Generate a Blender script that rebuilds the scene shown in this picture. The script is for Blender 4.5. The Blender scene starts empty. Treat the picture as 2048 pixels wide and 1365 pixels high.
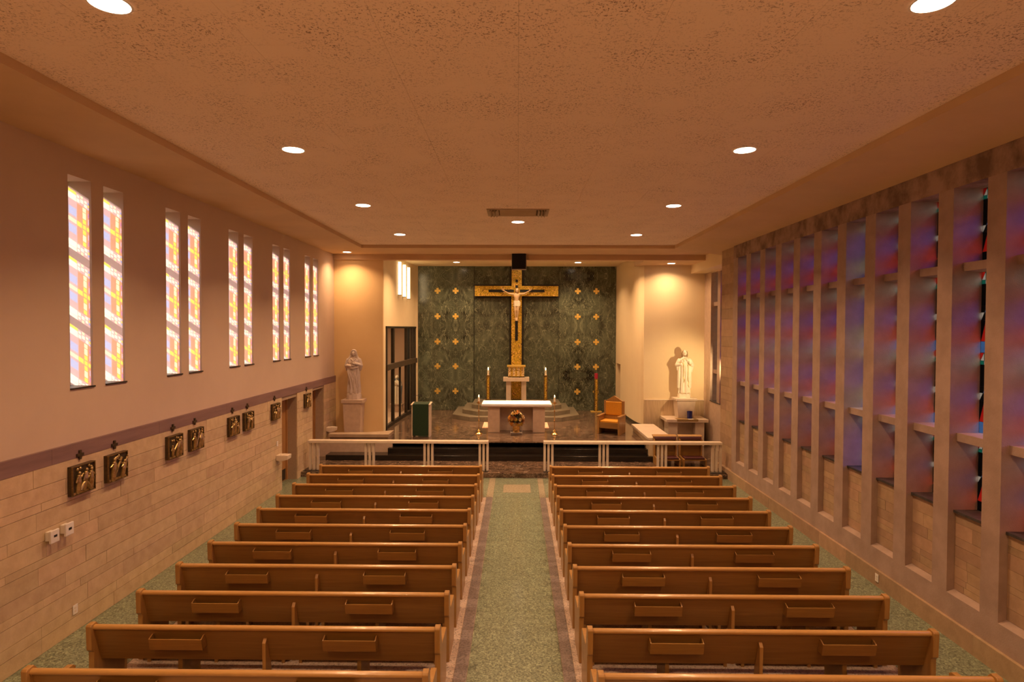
import bpy, bmesh, math, random
from mathutils import Vector, Matrix, Euler
random.seed(7)
C = bpy.context.scene.collection
R = math.radians
PI = math.pi

# ------------------------------------------------------------------ camera
F_PX = 1200.0
cam = bpy.data.cameras.new('camera')
cam.sensor_width = 36.0
cam.lens = 36.0 * F_PX / 2048.0
cam.clip_start = 0.05
cam.clip_end = 200
CAM = bpy.data.objects.new('camera', cam)
C.objects.link(CAM)
CAM.location = (0, 0, 4.29)
rot = Matrix.Rotation(math.atan(11 / F_PX), 4, 'Z') @ Matrix.Rotation(R(90) - math.atan(26 / F_PX), 4, 'X') @ Matrix.Rotation(R(0.2), 4, 'Z')
CAM.rotation_euler = rot.to_euler()
bpy.context.scene.camera = CAM

# ------------------------------------------------------------------ world, sun, exposure
W = bpy.data.worlds.new('world')
bpy.context.scene.world = W
W.use_nodes = True
bg = W.node_tree.nodes['Background']
_wt = W.node_tree
_tc = _wt.nodes.new('ShaderNodeTexCoord')
_sx = _wt.nodes.new('ShaderNodeSeparateXYZ')
_wt.links.new(_tc.outputs['Generated'], _sx.inputs[0])
_rp = _wt.nodes.new('ShaderNodeValToRGB')
_rp.color_ramp.elements[0].position = 0.48
_rp.color_ramp.elements[0].color = (0.16, 0.17, 0.14, 1)
_rp.color_ramp.elements[1].position = 0.52
_rp.color_ramp.elements[1].color = (0.80, 0.93, 1.0, 1)
_mr = _wt.nodes.new('ShaderNodeMapRange')
_mr.inputs[1].default_value = -1
_mr.inputs[2].default_value = 1
_wt.links.new(_sx.outputs[2], _mr.inputs[0])
_wt.links.new(_mr.outputs[0], _rp.inputs[0])
_wt.links.new(_rp.outputs[0], bg.inputs[0])
bg.inputs[1].default_value = 3.2
sun_d = bpy.data.lights.new('sun', 'SUN')
sun_d.energy = 12.5
sun_d.color = (1.0, 0.93, 0.86)
sun_d.angle = R(0.6)
SUN = bpy.data.objects.new('sun', sun_d)
C.objects.link(SUN)
SUN.location = (-20, -20, 20)
SUN.rotation_euler = Vector((0.84, 1.0, -0.56)).to_track_quat('-Z', 'Y').to_euler()
vs = bpy.context.scene.view_settings
vs.view_transform = 'Standard'
vs.look = 'None'
vs.gamma = 1.0
vs.use_curve_mapping = False
vs.exposure = 0.0
LAMP = (1.0, 0.60, 0.31)

# ------------------------------------------------------------------ materials
MATS = {}
def new_mat(name):
    m = bpy.data.materials.new(name)
    m.use_nodes = True
    nt = m.node_tree
    return m, nt, nt.nodes['Principled BSDF']

def N(nt, t, **kw):
    n = nt.nodes.new(t)
    for k, v in kw.items():
        if k in n.inputs:
            n.inputs[k].default_value = v
        else:
            setattr(n, k, v)
    return n

def rgb(c):
    return (c[0], c[1], c[2], 1)

def ramp(nt, stops, interp='LINEAR'):
    r = nt.nodes.new('ShaderNodeValToRGB')
    r.color_ramp.interpolation = interp
    e = r.color_ramp.elements
    while len(e) > 1:
        e.remove(e[-1])
    e[0].position = stops[0][0]
    e[0].color = rgb(stops[0][1])
    for p, c in stops[1:]:
        k = e.new(p)
        k.color = rgb(c)
    return r

def coords(nt, scale=(1, 1, 1), world=True):
    if world:
        g = nt.nodes.new('ShaderNodeNewGeometry')
        out = g.outputs['Position']
    else:
        g = nt.nodes.new('ShaderNodeTexCoord')
        out = g.outputs['Object']
    m = nt.nodes.new('ShaderNodeMapping')
    m.inputs['Scale'].default_value = scale
    nt.links.new(out, m.inputs[0])
    return m.outputs[0]

def mat(name, c1, c2=None, rough=0.6, scale=4.0, stretch=(1, 1, 1), bump=0.0, bscale=60, metal=0.0,
        world=True, detail=6, spread=(0.35, 0.65), coat=0.0, spec=0.5, vary=0.0):
    if name in MATS:
        return MATS[name]
    m, nt, b = new_mat(name)
    b.inputs['Roughness'].default_value = rough
    b.inputs['Metallic'].default_value = metal
    b.inputs['Coat Weight'].default_value = coat
    b.inputs['Specular IOR Level'].default_value = spec
    if c2 is None:
        c2 = tuple(x * 0.88 for x in c1)
    co = coords(nt, stretch, world)
    n = N(nt, 'ShaderNodeTexNoise', Scale=scale, Detail=detail, Roughness=0.6)
    nt.links.new(co, n.inputs['Vector'])
    r = ramp(nt, [(spread[0], c2), (spread[1], c1)])
    nt.links.new(n.outputs[0], r.inputs[0])
    col = r.outputs[0]
    if vary:
        oi = nt.nodes.new('ShaderNodeObjectInfo')
        mr = N(nt, 'ShaderNodeMapRange')
        mr.inputs[3].default_value = 1 - vary
        mr.inputs[4].default_value = 1 + vary
        nt.links.new(oi.outputs['Random'], mr.inputs[0])
        hs = nt.nodes.new('ShaderNodeHueSaturation')
        nt.links.new(mr.outputs[0], hs.inputs['Value'])
        mr2 = N(nt, 'ShaderNodeMapRange')
        mr2.inputs[3].default_value = 0.5 + vary * 0.06
        mr2.inputs[4].default_value = 0.5 - vary * 0.06
        ml = N(nt, 'ShaderNodeMath', operation='FRACT')
        mm = N(nt, 'ShaderNodeMath', operation='MULTIPLY')
        mm.inputs[1].default_value = 7.31
        nt.links.new(oi.outputs['Random'], mm.inputs[0])
        nt.links.new(mm.outputs[0], ml.inputs[0])
        nt.links.new(ml.outputs[0], mr2.inputs[0])
        nt.links.new(mr2.outputs[0], hs.inputs['Hue'])
        nt.links.new(col, hs.inputs['Color'])
        col = hs.outputs[0]
    nt.links.new(col, b.inputs['Base Color'])
    if bump:
        n2 = N(nt, 'ShaderNodeTexNoise', Scale=bscale, Detail=4)
        nt.links.new(co, n2.inputs['Vector'])
        bp = N(nt, 'ShaderNodeBump', Strength=bump, Distance=0.01)
        nt.links.new(n2.outputs[0], bp.inputs['Height'])
        nt.links.new(bp.outputs[0], b.inputs['Normal'])
    MATS[name] = m
    return m

def emit(name, col, strength):
    m, nt, b = new_mat(name)
    b.inputs['Base Color'].default_value = rgb(col)
    b.inputs['Emission Color'].default_value = rgb(col)
    b.inputs['Emission Strength'].default_value = strength
    MATS[name] = m
    return m

def glass_col(name, col):
    m, nt, b = new_mat(name)
    nt.nodes.remove(b)
    t = nt.nodes.new('ShaderNodeBsdfTransparent')
    t.inputs[0].default_value = rgb(col)
    g = nt.nodes.new('ShaderNodeBsdfGlossy')
    g.inputs['Roughness'].default_value = 0.15
    mx = nt.nodes.new('ShaderNodeMixShader')
    mx.inputs[0].default_value = 0.03
    nt.links.new(t.outputs[0], mx.inputs[1])
    nt.links.new(g.outputs[0], mx.inputs[2])
    nt.links.new(mx.outputs[0], nt.nodes['Material Output'].inputs[0])
    MATS[name] = m
    return m

PLASTER = mat('plaster', (0.60, 0.455, 0.34), (0.57, 0.43, 0.32), rough=0.85, scale=1.2, bump=0.12, bscale=130)
PLASTER_Y = mat('plaster_cream', (0.80, 0.66, 0.42), (0.77, 0.63, 0.40), rough=0.85, scale=1.2, bump=0.1, bscale=130)
PLASTER_N = mat('plaster_amber', (0.74, 0.53, 0.27), (0.71, 0.50, 0.25), rough=0.85, scale=1.2, bump=0.1, bscale=130)
SOFFIT = mat('soffit_plaster', (0.66, 0.47, 0.28), (0.60, 0.42, 0.25), rough=0.9, scale=1.0, bump=0.1, bscale=90)
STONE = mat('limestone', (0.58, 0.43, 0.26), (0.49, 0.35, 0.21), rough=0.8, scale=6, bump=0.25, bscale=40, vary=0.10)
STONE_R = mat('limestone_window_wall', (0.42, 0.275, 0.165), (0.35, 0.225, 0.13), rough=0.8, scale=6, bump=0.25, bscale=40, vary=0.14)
MORTAR = mat('mortar', (0.42, 0.30, 0.20), rough=0.95, scale=20)
PURPLE = mat('purple_marble', (0.26, 0.155, 0.145), (0.20, 0.115, 0.11), rough=0.45, scale=4, stretch=(1, 0.3, 3))
CONCRETE = mat('concrete', (0.40, 0.28, 0.22), (0.32, 0.22, 0.17), rough=0.85, scale=3, bump=0.3, bscale=70)
CONC_FORM = mat('board_formed_concrete', (0.38, 0.26, 0.20), (0.16, 0.10, 0.07), rough=0.9, scale=3.2, stretch=(1, 1, 0.8), bump=0.4, bscale=30, spread=(0.36, 0.62))
SLATE = mat('dark_slate', (0.07, 0.06, 0.055), (0.03, 0.025, 0.025), rough=0.5, scale=9, bump=0.3, bscale=30)
OAK = mat('oak', (0.305, 0.160, 0.038), (0.245, 0.122, 0.028), rough=0.42, scale=3.0, stretch=(0.5, 6, 9), world=False, vary=0.05, coat=0.15)
OAK_RAIL = mat('oak_rail', (0.47, 0.26, 0.08), (0.39, 0.205, 0.06), rough=0.28, scale=3.0, stretch=(0.5, 8, 8), world=False, coat=0.3)
OAK_END = mat('oak_end', (0.40, 0.215, 0.06), (0.33, 0.165, 0.045), rough=0.38, scale=3.0, stretch=(8, 5, 0.6), world=False, coat=0.2)
OAK_DOOR = mat('door_wood', (0.42, 0.21, 0.07), (0.34, 0.16, 0.05), rough=0.45, scale=3.0, stretch=(8, 5, 0.6))
VINYL = mat('dark_red_vinyl', (0.075, 0.014, 0.014), (0.05, 0.010, 0.010), rough=0.45, scale=30)
IRON = mat('dark_bronze', (0.045, 0.034, 0.022), (0.03, 0.023, 0.016), rough=0.45, scale=10, metal=0.3)
BARWOOD = mat('push_beam', (0.085, 0.06, 0.036), (0.065, 0.045, 0.028), rough=0.45, scale=6)
BLACK = mat('black_paint', (0.008, 0.008, 0.008), rough=0.5)
GREY = mat('grey_metal', (0.42, 0.36, 0.32), rough=0.45)
WHITEM = mat('white_marble', (0.74, 0.62, 0.49), (0.66, 0.54, 0.42), rough=0.35, scale=5)
PINKM = mat('pink_marble', (0.58, 0.44, 0.34), (0.50, 0.37, 0.28), rough=0.4, scale=7, bump=0.05)
PARAM = mat('shaded_parapet_stone', (0.42, 0.31, 0.21), (0.35, 0.25, 0.165), rough=0.5, scale=5)  # pink marble darkened; the parapet's shade is put into this colour
TRAV = mat('travertine', (0.66, 0.52, 0.34), (0.50, 0.37, 0.22), rough=0.45, scale=4, stretch=(9, 9, 0.5))
STATUE = mat('carved_marble', (0.62, 0.52, 0.45), (0.55, 0.45, 0.39), rough=0.55, scale=9)
STATUE_W = mat('painted_white_plaster', (0.86, 0.80, 0.66), (0.80, 0.73, 0.58), rough=0.5, scale=8)
GILT = mat('gilt_trim', (0.62, 0.42, 0.10), rough=0.35, metal=0.7)
BRASS = mat('brass', (0.83, 0.57, 0.20), (0.75, 0.50, 0.16), rough=0.2, metal=1.0)
BRONZE = mat('bronze', (0.30, 0.20, 0.075), (0.13, 0.085, 0.035), rough=0.42, metal=0.75, scale=14, world=False)
BRONZE_D = mat('bronze_dark', (0.10, 0.065, 0.03), (0.06, 0.04, 0.02), rough=0.5, metal=0.5, scale=14)
BRONZE_HI = mat('bronze_relief', (0.62, 0.45, 0.20), (0.34, 0.23, 0.09), rough=0.35, metal=0.8, scale=18, world=False)
CLOTH = mat('white_linen', (0.93, 0.92, 0.92), (0.90, 0.89, 0.89), rough=0.9, scale=40)
GREENCLOTH = mat('green_cloth', (0.012, 0.038, 0.011), (0.008, 0.026, 0.008), rough=0.85, scale=25, bump=0.15, bscale=200)
WAX = mat('wax', (0.90, 0.82, 0.64), rough=0.5)
FLAME = emit('flame', (1.0, 0.62, 0.25), 14)
REDGLASS = emit('red_lamp_glass', (0.30, 0.012, 0.02), 0.35)
BLUEGLASS = mat('blue_glass', (0.012, 0.015, 0.16), (0.01, 0.012, 0.12), rough=0.1)
ORANGE = mat('orange_upholstery', (0.66, 0.30, 0.015), (0.58, 0.25, 0.012), rough=0.7, scale=40, bump=0.1, bscale=250)
WHITEP = mat('white_plastic', (0.80, 0.74, 0.68), rough=0.4)
SKIN = mat('painted_flesh', (0.72, 0.52, 0.31), (0.64, 0.45, 0.26), rough=0.5, scale=8, world=False)
HAIRM = mat('painted_hair', (0.30, 0.19, 0.09), rough=0.6)
BLUEROBE = mat('painted_blue', (0.16, 0.22, 0.30), (0.11, 0.16, 0.24), rough=0.6)
BLACKM = mat('black_marble', (0.016, 0.012, 0.010), (0.008, 0.007, 0.006), rough=0.13, scale=5)
STEPM = mat('grey_green_marble', (0.22, 0.185, 0.13), (0.16, 0.135, 0.095), rough=0.3, scale=5)
GREENBASE = mat('green_marble_base', (0.05, 0.05, 0.035), (0.025, 0.028, 0.018), rough=0.25, scale=8)
LENS = emit('lamp_lens', (1.0, 0.80, 0.58), 16)
BARLIGHT = emit('bar_light', (1.0, 0.74, 0.40), 5.5)
LEAF = mat('dark_leaf', (0.018, 0.022, 0.008), rough=0.5)
FL = [mat('petal_yellow', (0.72, 0.45, 0.05), rough=0.7), mat('petal_orange', (0.70, 0.27, 0.03), rough=0.7),
      mat('petal_rust', (0.32, 0.10, 0.03), rough=0.7), mat('petal_cream', (0.70, 0.52, 0.26), rough=0.7)]

def speckle_mat(name, chips, scale, rough, coat=0.0, base_scale=0.8):
    m, nt, b = new_mat(name)
    co = coords(nt)
    v = N(nt, 'ShaderNodeTexVoronoi', Scale=scale)
    nt.links.new(co, v.inputs['Vector'])
    sx = nt.nodes.new('ShaderNodeSeparateColor')
    nt.links.new(v.outputs['Color'], sx.inputs[0])
    st = [(i / len(chips), c) for i, c in enumerate(chips)]
    r = ramp(nt, st, 'CONSTANT')
    nt.links.new(sx.outputs[0], r.inputs[0])
    n = N(nt, 'ShaderNodeTexNoise', Scale=base_scale, Detail=3)
    nt.links.new(co, n.inputs['Vector'])
    mr = N(nt, 'ShaderNodeMapRange')
    mr.inputs[3].default_value = 0.86
    mr.inputs[4].default_value = 1.12
    nt.links.new(n.outputs[0], mr.inputs[0])
    hs = nt.nodes.new('ShaderNodeHueSaturation')
    nt.links.new(r.outputs[0], hs.inputs['Color'])
    nt.links.new(mr.outputs[0], hs.inputs['Value'])
    nt.links.new(hs.outputs[0], b.inputs['Base Color'])
    b.inputs['Roughness'].default_value = rough
    b.inputs['Coat Weight'].default_value = coat
    b.inputs['Coat Roughness'].default_value = 0.12
    MATS[name] = m
    return m
def sc(c, k):
    return tuple(x * k for x in c)
_g = (0.185, 0.215, 0.145)
TERR_G = speckle_mat('green_terrazzo', [sc(_g, 1.0), sc(_g, 0.62), sc(_g, 1.2), sc(_g, 0.85), sc(_g, 1.6), sc(_g, 0.5), sc(_g, 1.05)], 55, 0.3, 0.25)
_p = (0.55, 0.43, 0.35)
TERR_P = speckle_mat('pink_terrazzo', [_p, sc(_p, 1.15), sc(_p, 0.85), sc(_p, 1.0), sc(_p, 0.6), sc(_p, 1.1)], 55, 0.35, 0.1)
_v = (0.245, 0.20, 0.19)
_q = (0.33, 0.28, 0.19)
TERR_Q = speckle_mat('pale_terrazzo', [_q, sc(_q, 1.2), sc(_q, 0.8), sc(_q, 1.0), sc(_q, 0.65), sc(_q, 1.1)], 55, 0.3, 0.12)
TERR_V = speckle_mat('purple_terrazzo', [_v, sc(_v, 1.2), sc(_v, 0.8), sc(_v, 1.0), sc(_v, 0.65), sc(_v, 1.1)], 55, 0.3, 0.12)
_o = (0.60, 0.40, 0.045)
MOSAIC = speckle_mat('gold_mosaic', [_o, sc(_o, 1.45), sc(_o, 0.75), sc(_o, 1.1), (0.95, 0.62, 0.2), sc(_o, 0.7), sc(_o, 1.2), (0.22, 0.11, 0.015), sc(_o, 1.0), sc(_o, 0.9), sc(_o, 1.1), sc(_o, 0.95)], 30, 0.35)
MOSAIC.node_tree.nodes['Principled BSDF'].inputs['Metallic'].default_value = 0.35
ENAMEL = speckle_mat('enamel_mosaic', [(.8, .62, .3), (.9, .78, .5), (.55, .33, .08), (.85, .7, .4), (.3, .15, .03)], 30, .35)
GOLDLEAF = mat('gold_tile', (0.82, 0.60, 0.16), (0.66, 0.44, 0.09), rough=0.4, scale=30, metal=0.35)

def marble_veined(name, base1, base2, vein, mirror_x=None, scale=1.6, rough=0.18, vein_w=0.02, mirror_z=None, vein_amt=1.0, vs_=1.0):
    m, nt, b = new_mat(name)
    g = nt.nodes.new('ShaderNodeNewGeometry')
    sx = nt.nodes.new('ShaderNodeSeparateXYZ')
    nt.links.new(g.outputs['Position'], sx.inputs[0])
    cx = nt.nodes.new('ShaderNodeCombineXYZ')
    xs = sx.outputs[0]
    if mirror_x is not None:
        a = N(nt, 'ShaderNodeMath', operation='SUBTRACT')
        a.inputs[1].default_value = mirror_x
        nt.links.new(xs, a.inputs[0])
        ab = N(nt, 'ShaderNodeMath', operation='ABSOLUTE')
        nt.links.new(a.outputs[0], ab.inputs[0])
        xs = ab.outputs[0]
    zs = sx.outputs[2]
    if mirror_z is not None:
        a = N(nt, 'ShaderNodeMath', operation='PINGPONG')
        a.inputs[1].default_value = mirror_z
        nt.links.new(zs, a.inputs[0])
        zs = a.outputs[0]
    if mirror_x is not None and mirror_x > 1:
        of = N(nt, 'ShaderNodeMath', operation='ADD')
        of.inputs[1].default_value = 7.3
        nt.links.new(xs, of.inputs[0])
        xs = of.outputs[0]
    nt.links.new(xs, cx.inputs[0])
    nt.links.new(sx.outputs[1], cx.inputs[1])
    nt.links.new(zs, cx.inputs[2])
    n = N(nt, 'ShaderNodeTexNoise', Scale=scale, Detail=8, Roughness=0.66, Distortion=0.9)
    nt.links.new(cx.outputs[0], n.inputs['Vector'])
    r = ramp(nt, [(0.35, sc(base2, 0.18)), (0.41, sc(base2, 0.75)), (0.52, base1), (0.64, sc(base1, 1.6))])
    nt.links.new(n.outputs[0], r.inputs[0])
    cur = r.outputs[0]
    # warp the coordinates so that the crack network wanders
    wn_ = N(nt, 'ShaderNodeTexNoise', Scale=1.3 * vs_, Detail=4, Roughness=0.6)
    nt.links.new(cx.outputs[0], wn_.inputs['Vector'])
    sub = N(nt, 'ShaderNodeVectorMath', operation='SUBTRACT')
    sub.inputs[1].default_value = (0.5, 0.5, 0.5)
    nt.links.new(wn_.outputs['Color'], sub.inputs[0])
    scl = N(nt, 'ShaderNodeVectorMath', operation='SCALE')
    scl.inputs['Scale'].default_value = 0.9 / vs_
    nt.links.new(sub.outputs[0], scl.inputs[0])
    addv = N(nt, 'ShaderNodeVectorMath', operation='ADD')
    nt.links.new(cx.outputs[0], addv.inputs[0])
    nt.links.new(scl.outputs[0], addv.inputs[1])
    for k, (s, w, ang, amt) in enumerate([(1.5, vein_w * 0.9, 32, 0.95), (2.4, vein_w, -28, 0.8), (3.8, vein_w * 1.2, 40, 0.75), (6.0, vein_w * 1.3, 22, 0.55)]):
        mp = nt.nodes.new('ShaderNodeMapping')
        mp.inputs['Location'].default_value = (3.1 * k, 0, 5.7 * k)
        mp.inputs['Rotation'].default_value = (0, R(ang), 0)
        mp.inputs['Scale'].default_value = (2.3, 0.01, 0.55) if mirror_x is not None else (0.6, 1.4, 1.0)
        nt.links.new(addv.outputs[0], mp.inputs[0])
        v = N(nt, 'ShaderNodeTexVoronoi', Scale=s * vs_, feature='DISTANCE_TO_EDGE')
        nt.links.new(mp.outputs[0], v.inputs['Vector'])
        mr = N(nt, 'ShaderNodeMapRange')
        mr.inputs[1].default_value = 0
        mr.inputs[2].default_value = w
        mr.inputs[3].default_value = amt * vein_amt
        mr.inputs[4].default_value = 0
        nt.links.new(v.outputs['Distance'], mr.inputs[0])
        fm = N(nt, 'ShaderNodeTexNoise', Scale=2.0 * vs_ + k, Detail=3)
        nt.links.new(mp.outputs[0], fm.inputs['Vector'])
        fr_ = N(nt, 'ShaderNodeMapRange')
        fr_.inputs[1].default_value = 0.42
        fr_.inputs[2].default_value = 0.62
        nt.links.new(fm.outputs[0], fr_.inputs[0])
        mu = N(nt, 'ShaderNodeMath', operation='MULTIPLY')
        nt.links.new(mr.outputs[0], mu.inputs[0])
        nt.links.new(fr_.outputs[0], mu.inputs[1])
        mx = nt.nodes.new('ShaderNodeMix')
        mx.data_type = 'RGBA'
        mx.inputs[7].default_value = rgb(vein)
        nt.links.new(mu.outputs[0], mx.inputs[0])
        nt.links.new(cur, mx.inputs[6])
        cur = mx.outputs[2]
    nt.links.new(cur, b.inputs['Base Color'])
    b.inputs['Roughness'].default_value = rough
    MATS[name] = m
    return m
_gm = ((0.068, 0.082, 0.056), (0.050, 0.060, 0.040), (0.28, 0.31, 0.21))
GREEN_L = marble_veined('green_marble_left', *_gm, mirror_x=-2.75, mirror_z=2.2, vein_w=0.032, scale=1.0, vs_=1.25)
GREEN_C = marble_veined('green_marble_centre', *[sc(c, 0.85) for c in _gm], mirror_x=-0.05, mirror_z=2.7, vein_w=0.032, scale=1.0, vs_=1.25)
GREEN_R = marble_veined('green_marble_right', *_gm, mirror_x=2.7, mirror_z=2.2, vein_w=0.032, scale=1.0, vs_=1.25)
BROWNM = marble_veined('brown_marble_floor', (0.085, 0.050, 0.032), (0.045, 0.027, 0.018), (0.40, 0.28, 0.20), scale=5, rough=0.10, vein_w=0.07, vein_amt=0.6, vs_=2.4)

def ceiling_mat():
    m, nt, b = new_mat('fissured_acoustic_tile')
    g = nt.nodes.new('ShaderNodeNewGeometry')
    def hole(scale, stretch, lo, hi, loc):
        mp = nt.nodes.new('ShaderNodeMapping')
        mp.inputs['Scale'].default_value = stretch
        mp.inputs['Location'].default_value = loc
        nt.links.new(g.outputs['Position'], mp.inputs[0])
        n = N(nt, 'ShaderNodeTexNoise', Scale=scale, Detail=2, Roughness=0.5, Distortion=0.4)
        nt.links.new(mp.outputs[0], n.inputs['Vector'])
        mr = N(nt, 'ShaderNodeMapRange')
        mr.inputs[1].default_value = lo
        mr.inputs[2].default_value = hi
        nt.links.new(n.outputs[0], mr.inputs[0])
        return mr.outputs[0]
    a = hole(42, (0.8, 1.1, 1), 0.59, 0.67, (0, 0, 0))
    a2 = hole(60, (1.0, 0.6, 1), 0.60, 0.68, (5, 3, 0))
    big = hole(1.6, (1, 1, 1), 0.30, 0.78, (2, 7, 0))
    mxx = N(nt, 'ShaderNodeMath', operation='MAXIMUM')
    nt.links.new(a, mxx.inputs[0])
    nt.links.new(a2, mxx.inputs[1])
    mu = N(nt, 'ShaderNodeMath', operation='MULTIPLY')
    nt.links.new(mxx.outputs[0], mu.inputs[0])
    nt.links.new(big, mu.inputs[1])
    mx = nt.nodes.new('ShaderNodeMix')
    mx.data_type = 'RGBA'
    mx.inputs[6].default_value = (0.88, 0.72, 0.58, 1)
    mx.inputs[7].default_value = (0.22, 0.12, 0.06, 1)
    nt.links.new(mu.outputs[0], mx.inputs[0])
    nt.links.new(mx.outputs[2], b.inputs['Base Color'])
    b.inputs['Roughness'].default_value = 0.95
    bp = N(nt, 'ShaderNodeBump', Strength=0.6, Distance=0.004)
    bp.invert = True
    nt.links.new(mu.outputs[0], bp.inputs['Height'])
    nt.links.new(bp.outputs[0], b.inputs['Normal'])
    return m
CEIL = ceiling_mat()

GL = {k: glass_col('stained_' + k, c) for k, c in dict(
    white=(0.90, 0.95, 0.92), palegreen=(0.42, 0.50, 0.42), teal=(0.02, 0.32, 0.24), red=(0.85, 0.03, 0.02),
    darkred=(0.42, 0.04, 0.03), blue=(0.12, 0.14, 0.90), skyblue=(0.12, 0.34, 0.95), orange=(1.0, 0.22, 0.03),
    black=(0.006, 0.006, 0.006), leadgrey=(0.20, 0.17, 0.22), amber=(0.55, 0.30, 0.05), violet=(0.16, 0.12, 0.75), deepblue=(0.05, 0.08, 0.38),
    yellow=(1.0, 0.72, 0.10), pale=(1.0, 0.93, 0.66), bluepane=(0.30, 0.46, 0.95), rosered=(0.72, 0.27, 0.19), dimgrey=(0.46, 0.38, 0.50)).items()}
DOORGLASS = glass_col('clear_glass', (0.86, 0.88, 0.84))

# ------------------------------------------------------------------ mesh builders
class MB:
    def __init__(self):
        self.v = []
        self.f = []
        self.mi = []
    def poly(self, pts, mi=0):
        n = len(self.v)
        self.v += [tuple(p) for p in pts]
        self.f.append(tuple(range(n, n + len(pts))))
        self.mi.append(mi)
        return self
    def box(self, x0, x1, y0, y1, z0, z1, mi=0):
        x0, x1 = min(x0, x1), max(x0, x1)
        y0, y1 = min(y0, y1), max(y0, y1)
        z0, z1 = min(z0, z1), max(z0, z1)
        n = len(self.v)
        self.v += [(x0, y0, z0), (x1, y0, z0), (x1, y1, z0), (x0, y1, z0), (x0, y0, z1), (x1, y0, z1), (x1, y1, z1), (x0, y1, z1)]
        for q in ((0, 3, 2, 1), (4, 5, 6, 7), (0, 1, 5, 4), (1, 2, 6, 5), (2, 3, 7, 6), (3, 0, 4, 7)):
            self.f.append(tuple(n + i for i in q))
            self.mi.append(mi)
        return self
    def prism(self, pts, a0, a1, axis='x'):
        """pts = 2D polygon in the two other axes, extruded along axis"""
        def P(a, u, w):
            return {'x': (a, u, w), 'y': (u, a, w), 'z': (u, w, a)}[axis]
        n = len(self.v)
        k = len(pts)
        self.v += [P(a0, *p) for p in pts] + [P(a1, *p) for p in pts]
        self.f.append(tuple(n + i for i in range(k)))
        self.f.append(tuple(n + k + i for i in reversed(range(k))))
        for i in range(k):
            j = (i + 1) % k
            self.f.append((n + i, n + k + i, n + k + j, n + j))
        self.mi += [0] * (k + 2)
        return self
    def frustum(self, cx, cy, z0, z1, w0, d0, w1, d1):
        n = len(self.v)
        for z, w, d in ((z0, w0, d0), (z1, w1, d1)):
            self.v += [(cx - w, cy - d, z), (cx + w, cy - d, z), (cx + w, cy + d, z), (cx - w, cy + d, z)]
        for q in ((0, 3, 2, 1), (4, 5, 6, 7), (0, 1, 5, 4), (1, 2, 6, 5), (2, 3, 7, 6), (3, 0, 4, 7)):
            self.f.append(tuple(n + i for i in q))
            self.mi.append(0)
        return self
    def lathe(self, prof, cx=0, cy=0, z=0, seg=16):
        n = len(self.v)
        for r, h in prof:
            for i in range(seg):
                a = 2 * PI * i / seg
                self.v.append((cx + r * math.cos(a), cy + r * math.sin(a), z + h))
        for k in range(len(prof) - 1):
            for i in range(seg):
                j = (i + 1) % seg
                self.f.append((n + k * seg + i, n + k * seg + j, n + (k + 1) * seg + j, n + (k + 1) * seg + i))
                self.mi.append(0)
        self.f.append(tuple(n + i for i in reversed(range(seg))))
        m = n + (len(prof) - 1) * seg
        self.f.append(tuple(m + i for i in range(seg)))
        self.mi += [0, 0]
        return self
    def tube(self, pts, rad, seg=8):
        """pts list of Vectors, rad float or list; closed ends"""
        pts = [Vector(p) for p in pts]
        if not isinstance(rad, (list, tuple)):
            rad = [rad] * len(pts)
        n = len(self.v)
        up = Vector((0.13, 0.31, 0.94)).normalized()
        for i, p in enumerate(pts):
            d = (pts[min(i + 1, len(pts) - 1)] - pts[max(i - 1, 0)]).normalized()
            s = d.cross(up)
            if s.length < 0.05:
                s = d.cross(Vector((1, 0, 0)))
            s.normalize()
            t = s.cross(d).normalized()
            for k in range(seg):
                a = 2 * PI * k / seg
                q = p + (s * math.cos(a) + t * math.sin(a)) * rad[i]
                self.v.append(tuple(q))
        for i in range(len(pts) - 1):
            for k in range(seg):
                j = (k + 1) % seg
                self.f.append((n + i * seg + k, n + i * seg + j, n + (i + 1) * seg + j, n + (i + 1) * seg + k))
                self.mi.append(0)
        self.f.append(tuple(n + k for k in reversed(range(seg))))
        m = n + (len(pts) - 1) * seg
        self.f.append(tuple(m + k for k in range(seg)))
        self.mi += [0, 0]
        return self
    def ell(self, c, r, rot=None, su=12, sv=8):
        n = len(self.v)
        rot = rot or Matrix.Identity(3)
        c = Vector(c)
        self.v.append(tuple(c + rot @ Vector((0, 0, -r[2]))))
        for j in range(1, sv):
            ph = -PI / 2 + PI * j / sv
            for i in range(su):
                a = 2 * PI * i / su
                self.v.append(tuple(c + rot @ Vector((r[0] * math.cos(ph) * math.cos(a), r[1] * math.cos(ph) * math.sin(a), r[2] * math.sin(ph)))))
        self.v.append(tuple(c + rot @ Vector((0, 0, r[2]))))
        top = len(self.v) - 1
        for i in range(su):
            j = (i + 1) % su
            self.f.append((n, n + 1 + j, n + 1 + i))
            self.f.append((top, top - su + i, top - su + j))
            self.mi += [0, 0]
            for k in range(sv - 2):
                a = n + 1 + k * su
                self.f.append((a + i, a + j, a + su + j, a + su + i))
                self.mi.append(0)
        return self
    def cap(self, p0, p1, r0, r1, seg=10):
        p0, p1 = Vector(p0), Vector(p1)
        self.tube([p0, p1], [r0, r1], seg)
        self.ell(p0, (r0,) * 3, su=seg, sv=6)
        self.ell(p1, (r1,) * 3, su=seg, sv=6)
        return self
    def mesh(self, name, mats):
        me = bpy.data.meshes.new(name)
        me.from_pydata(self.v, [], self.f)
        if not isinstance(mats, (list, tuple)):
            mats = [mats]
        for m in mats:
            me.materials.append(m)
        if len(mats) > 1:
            me.polygons.foreach_set('material_index', self.mi)
        me.update()
        return me

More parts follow.
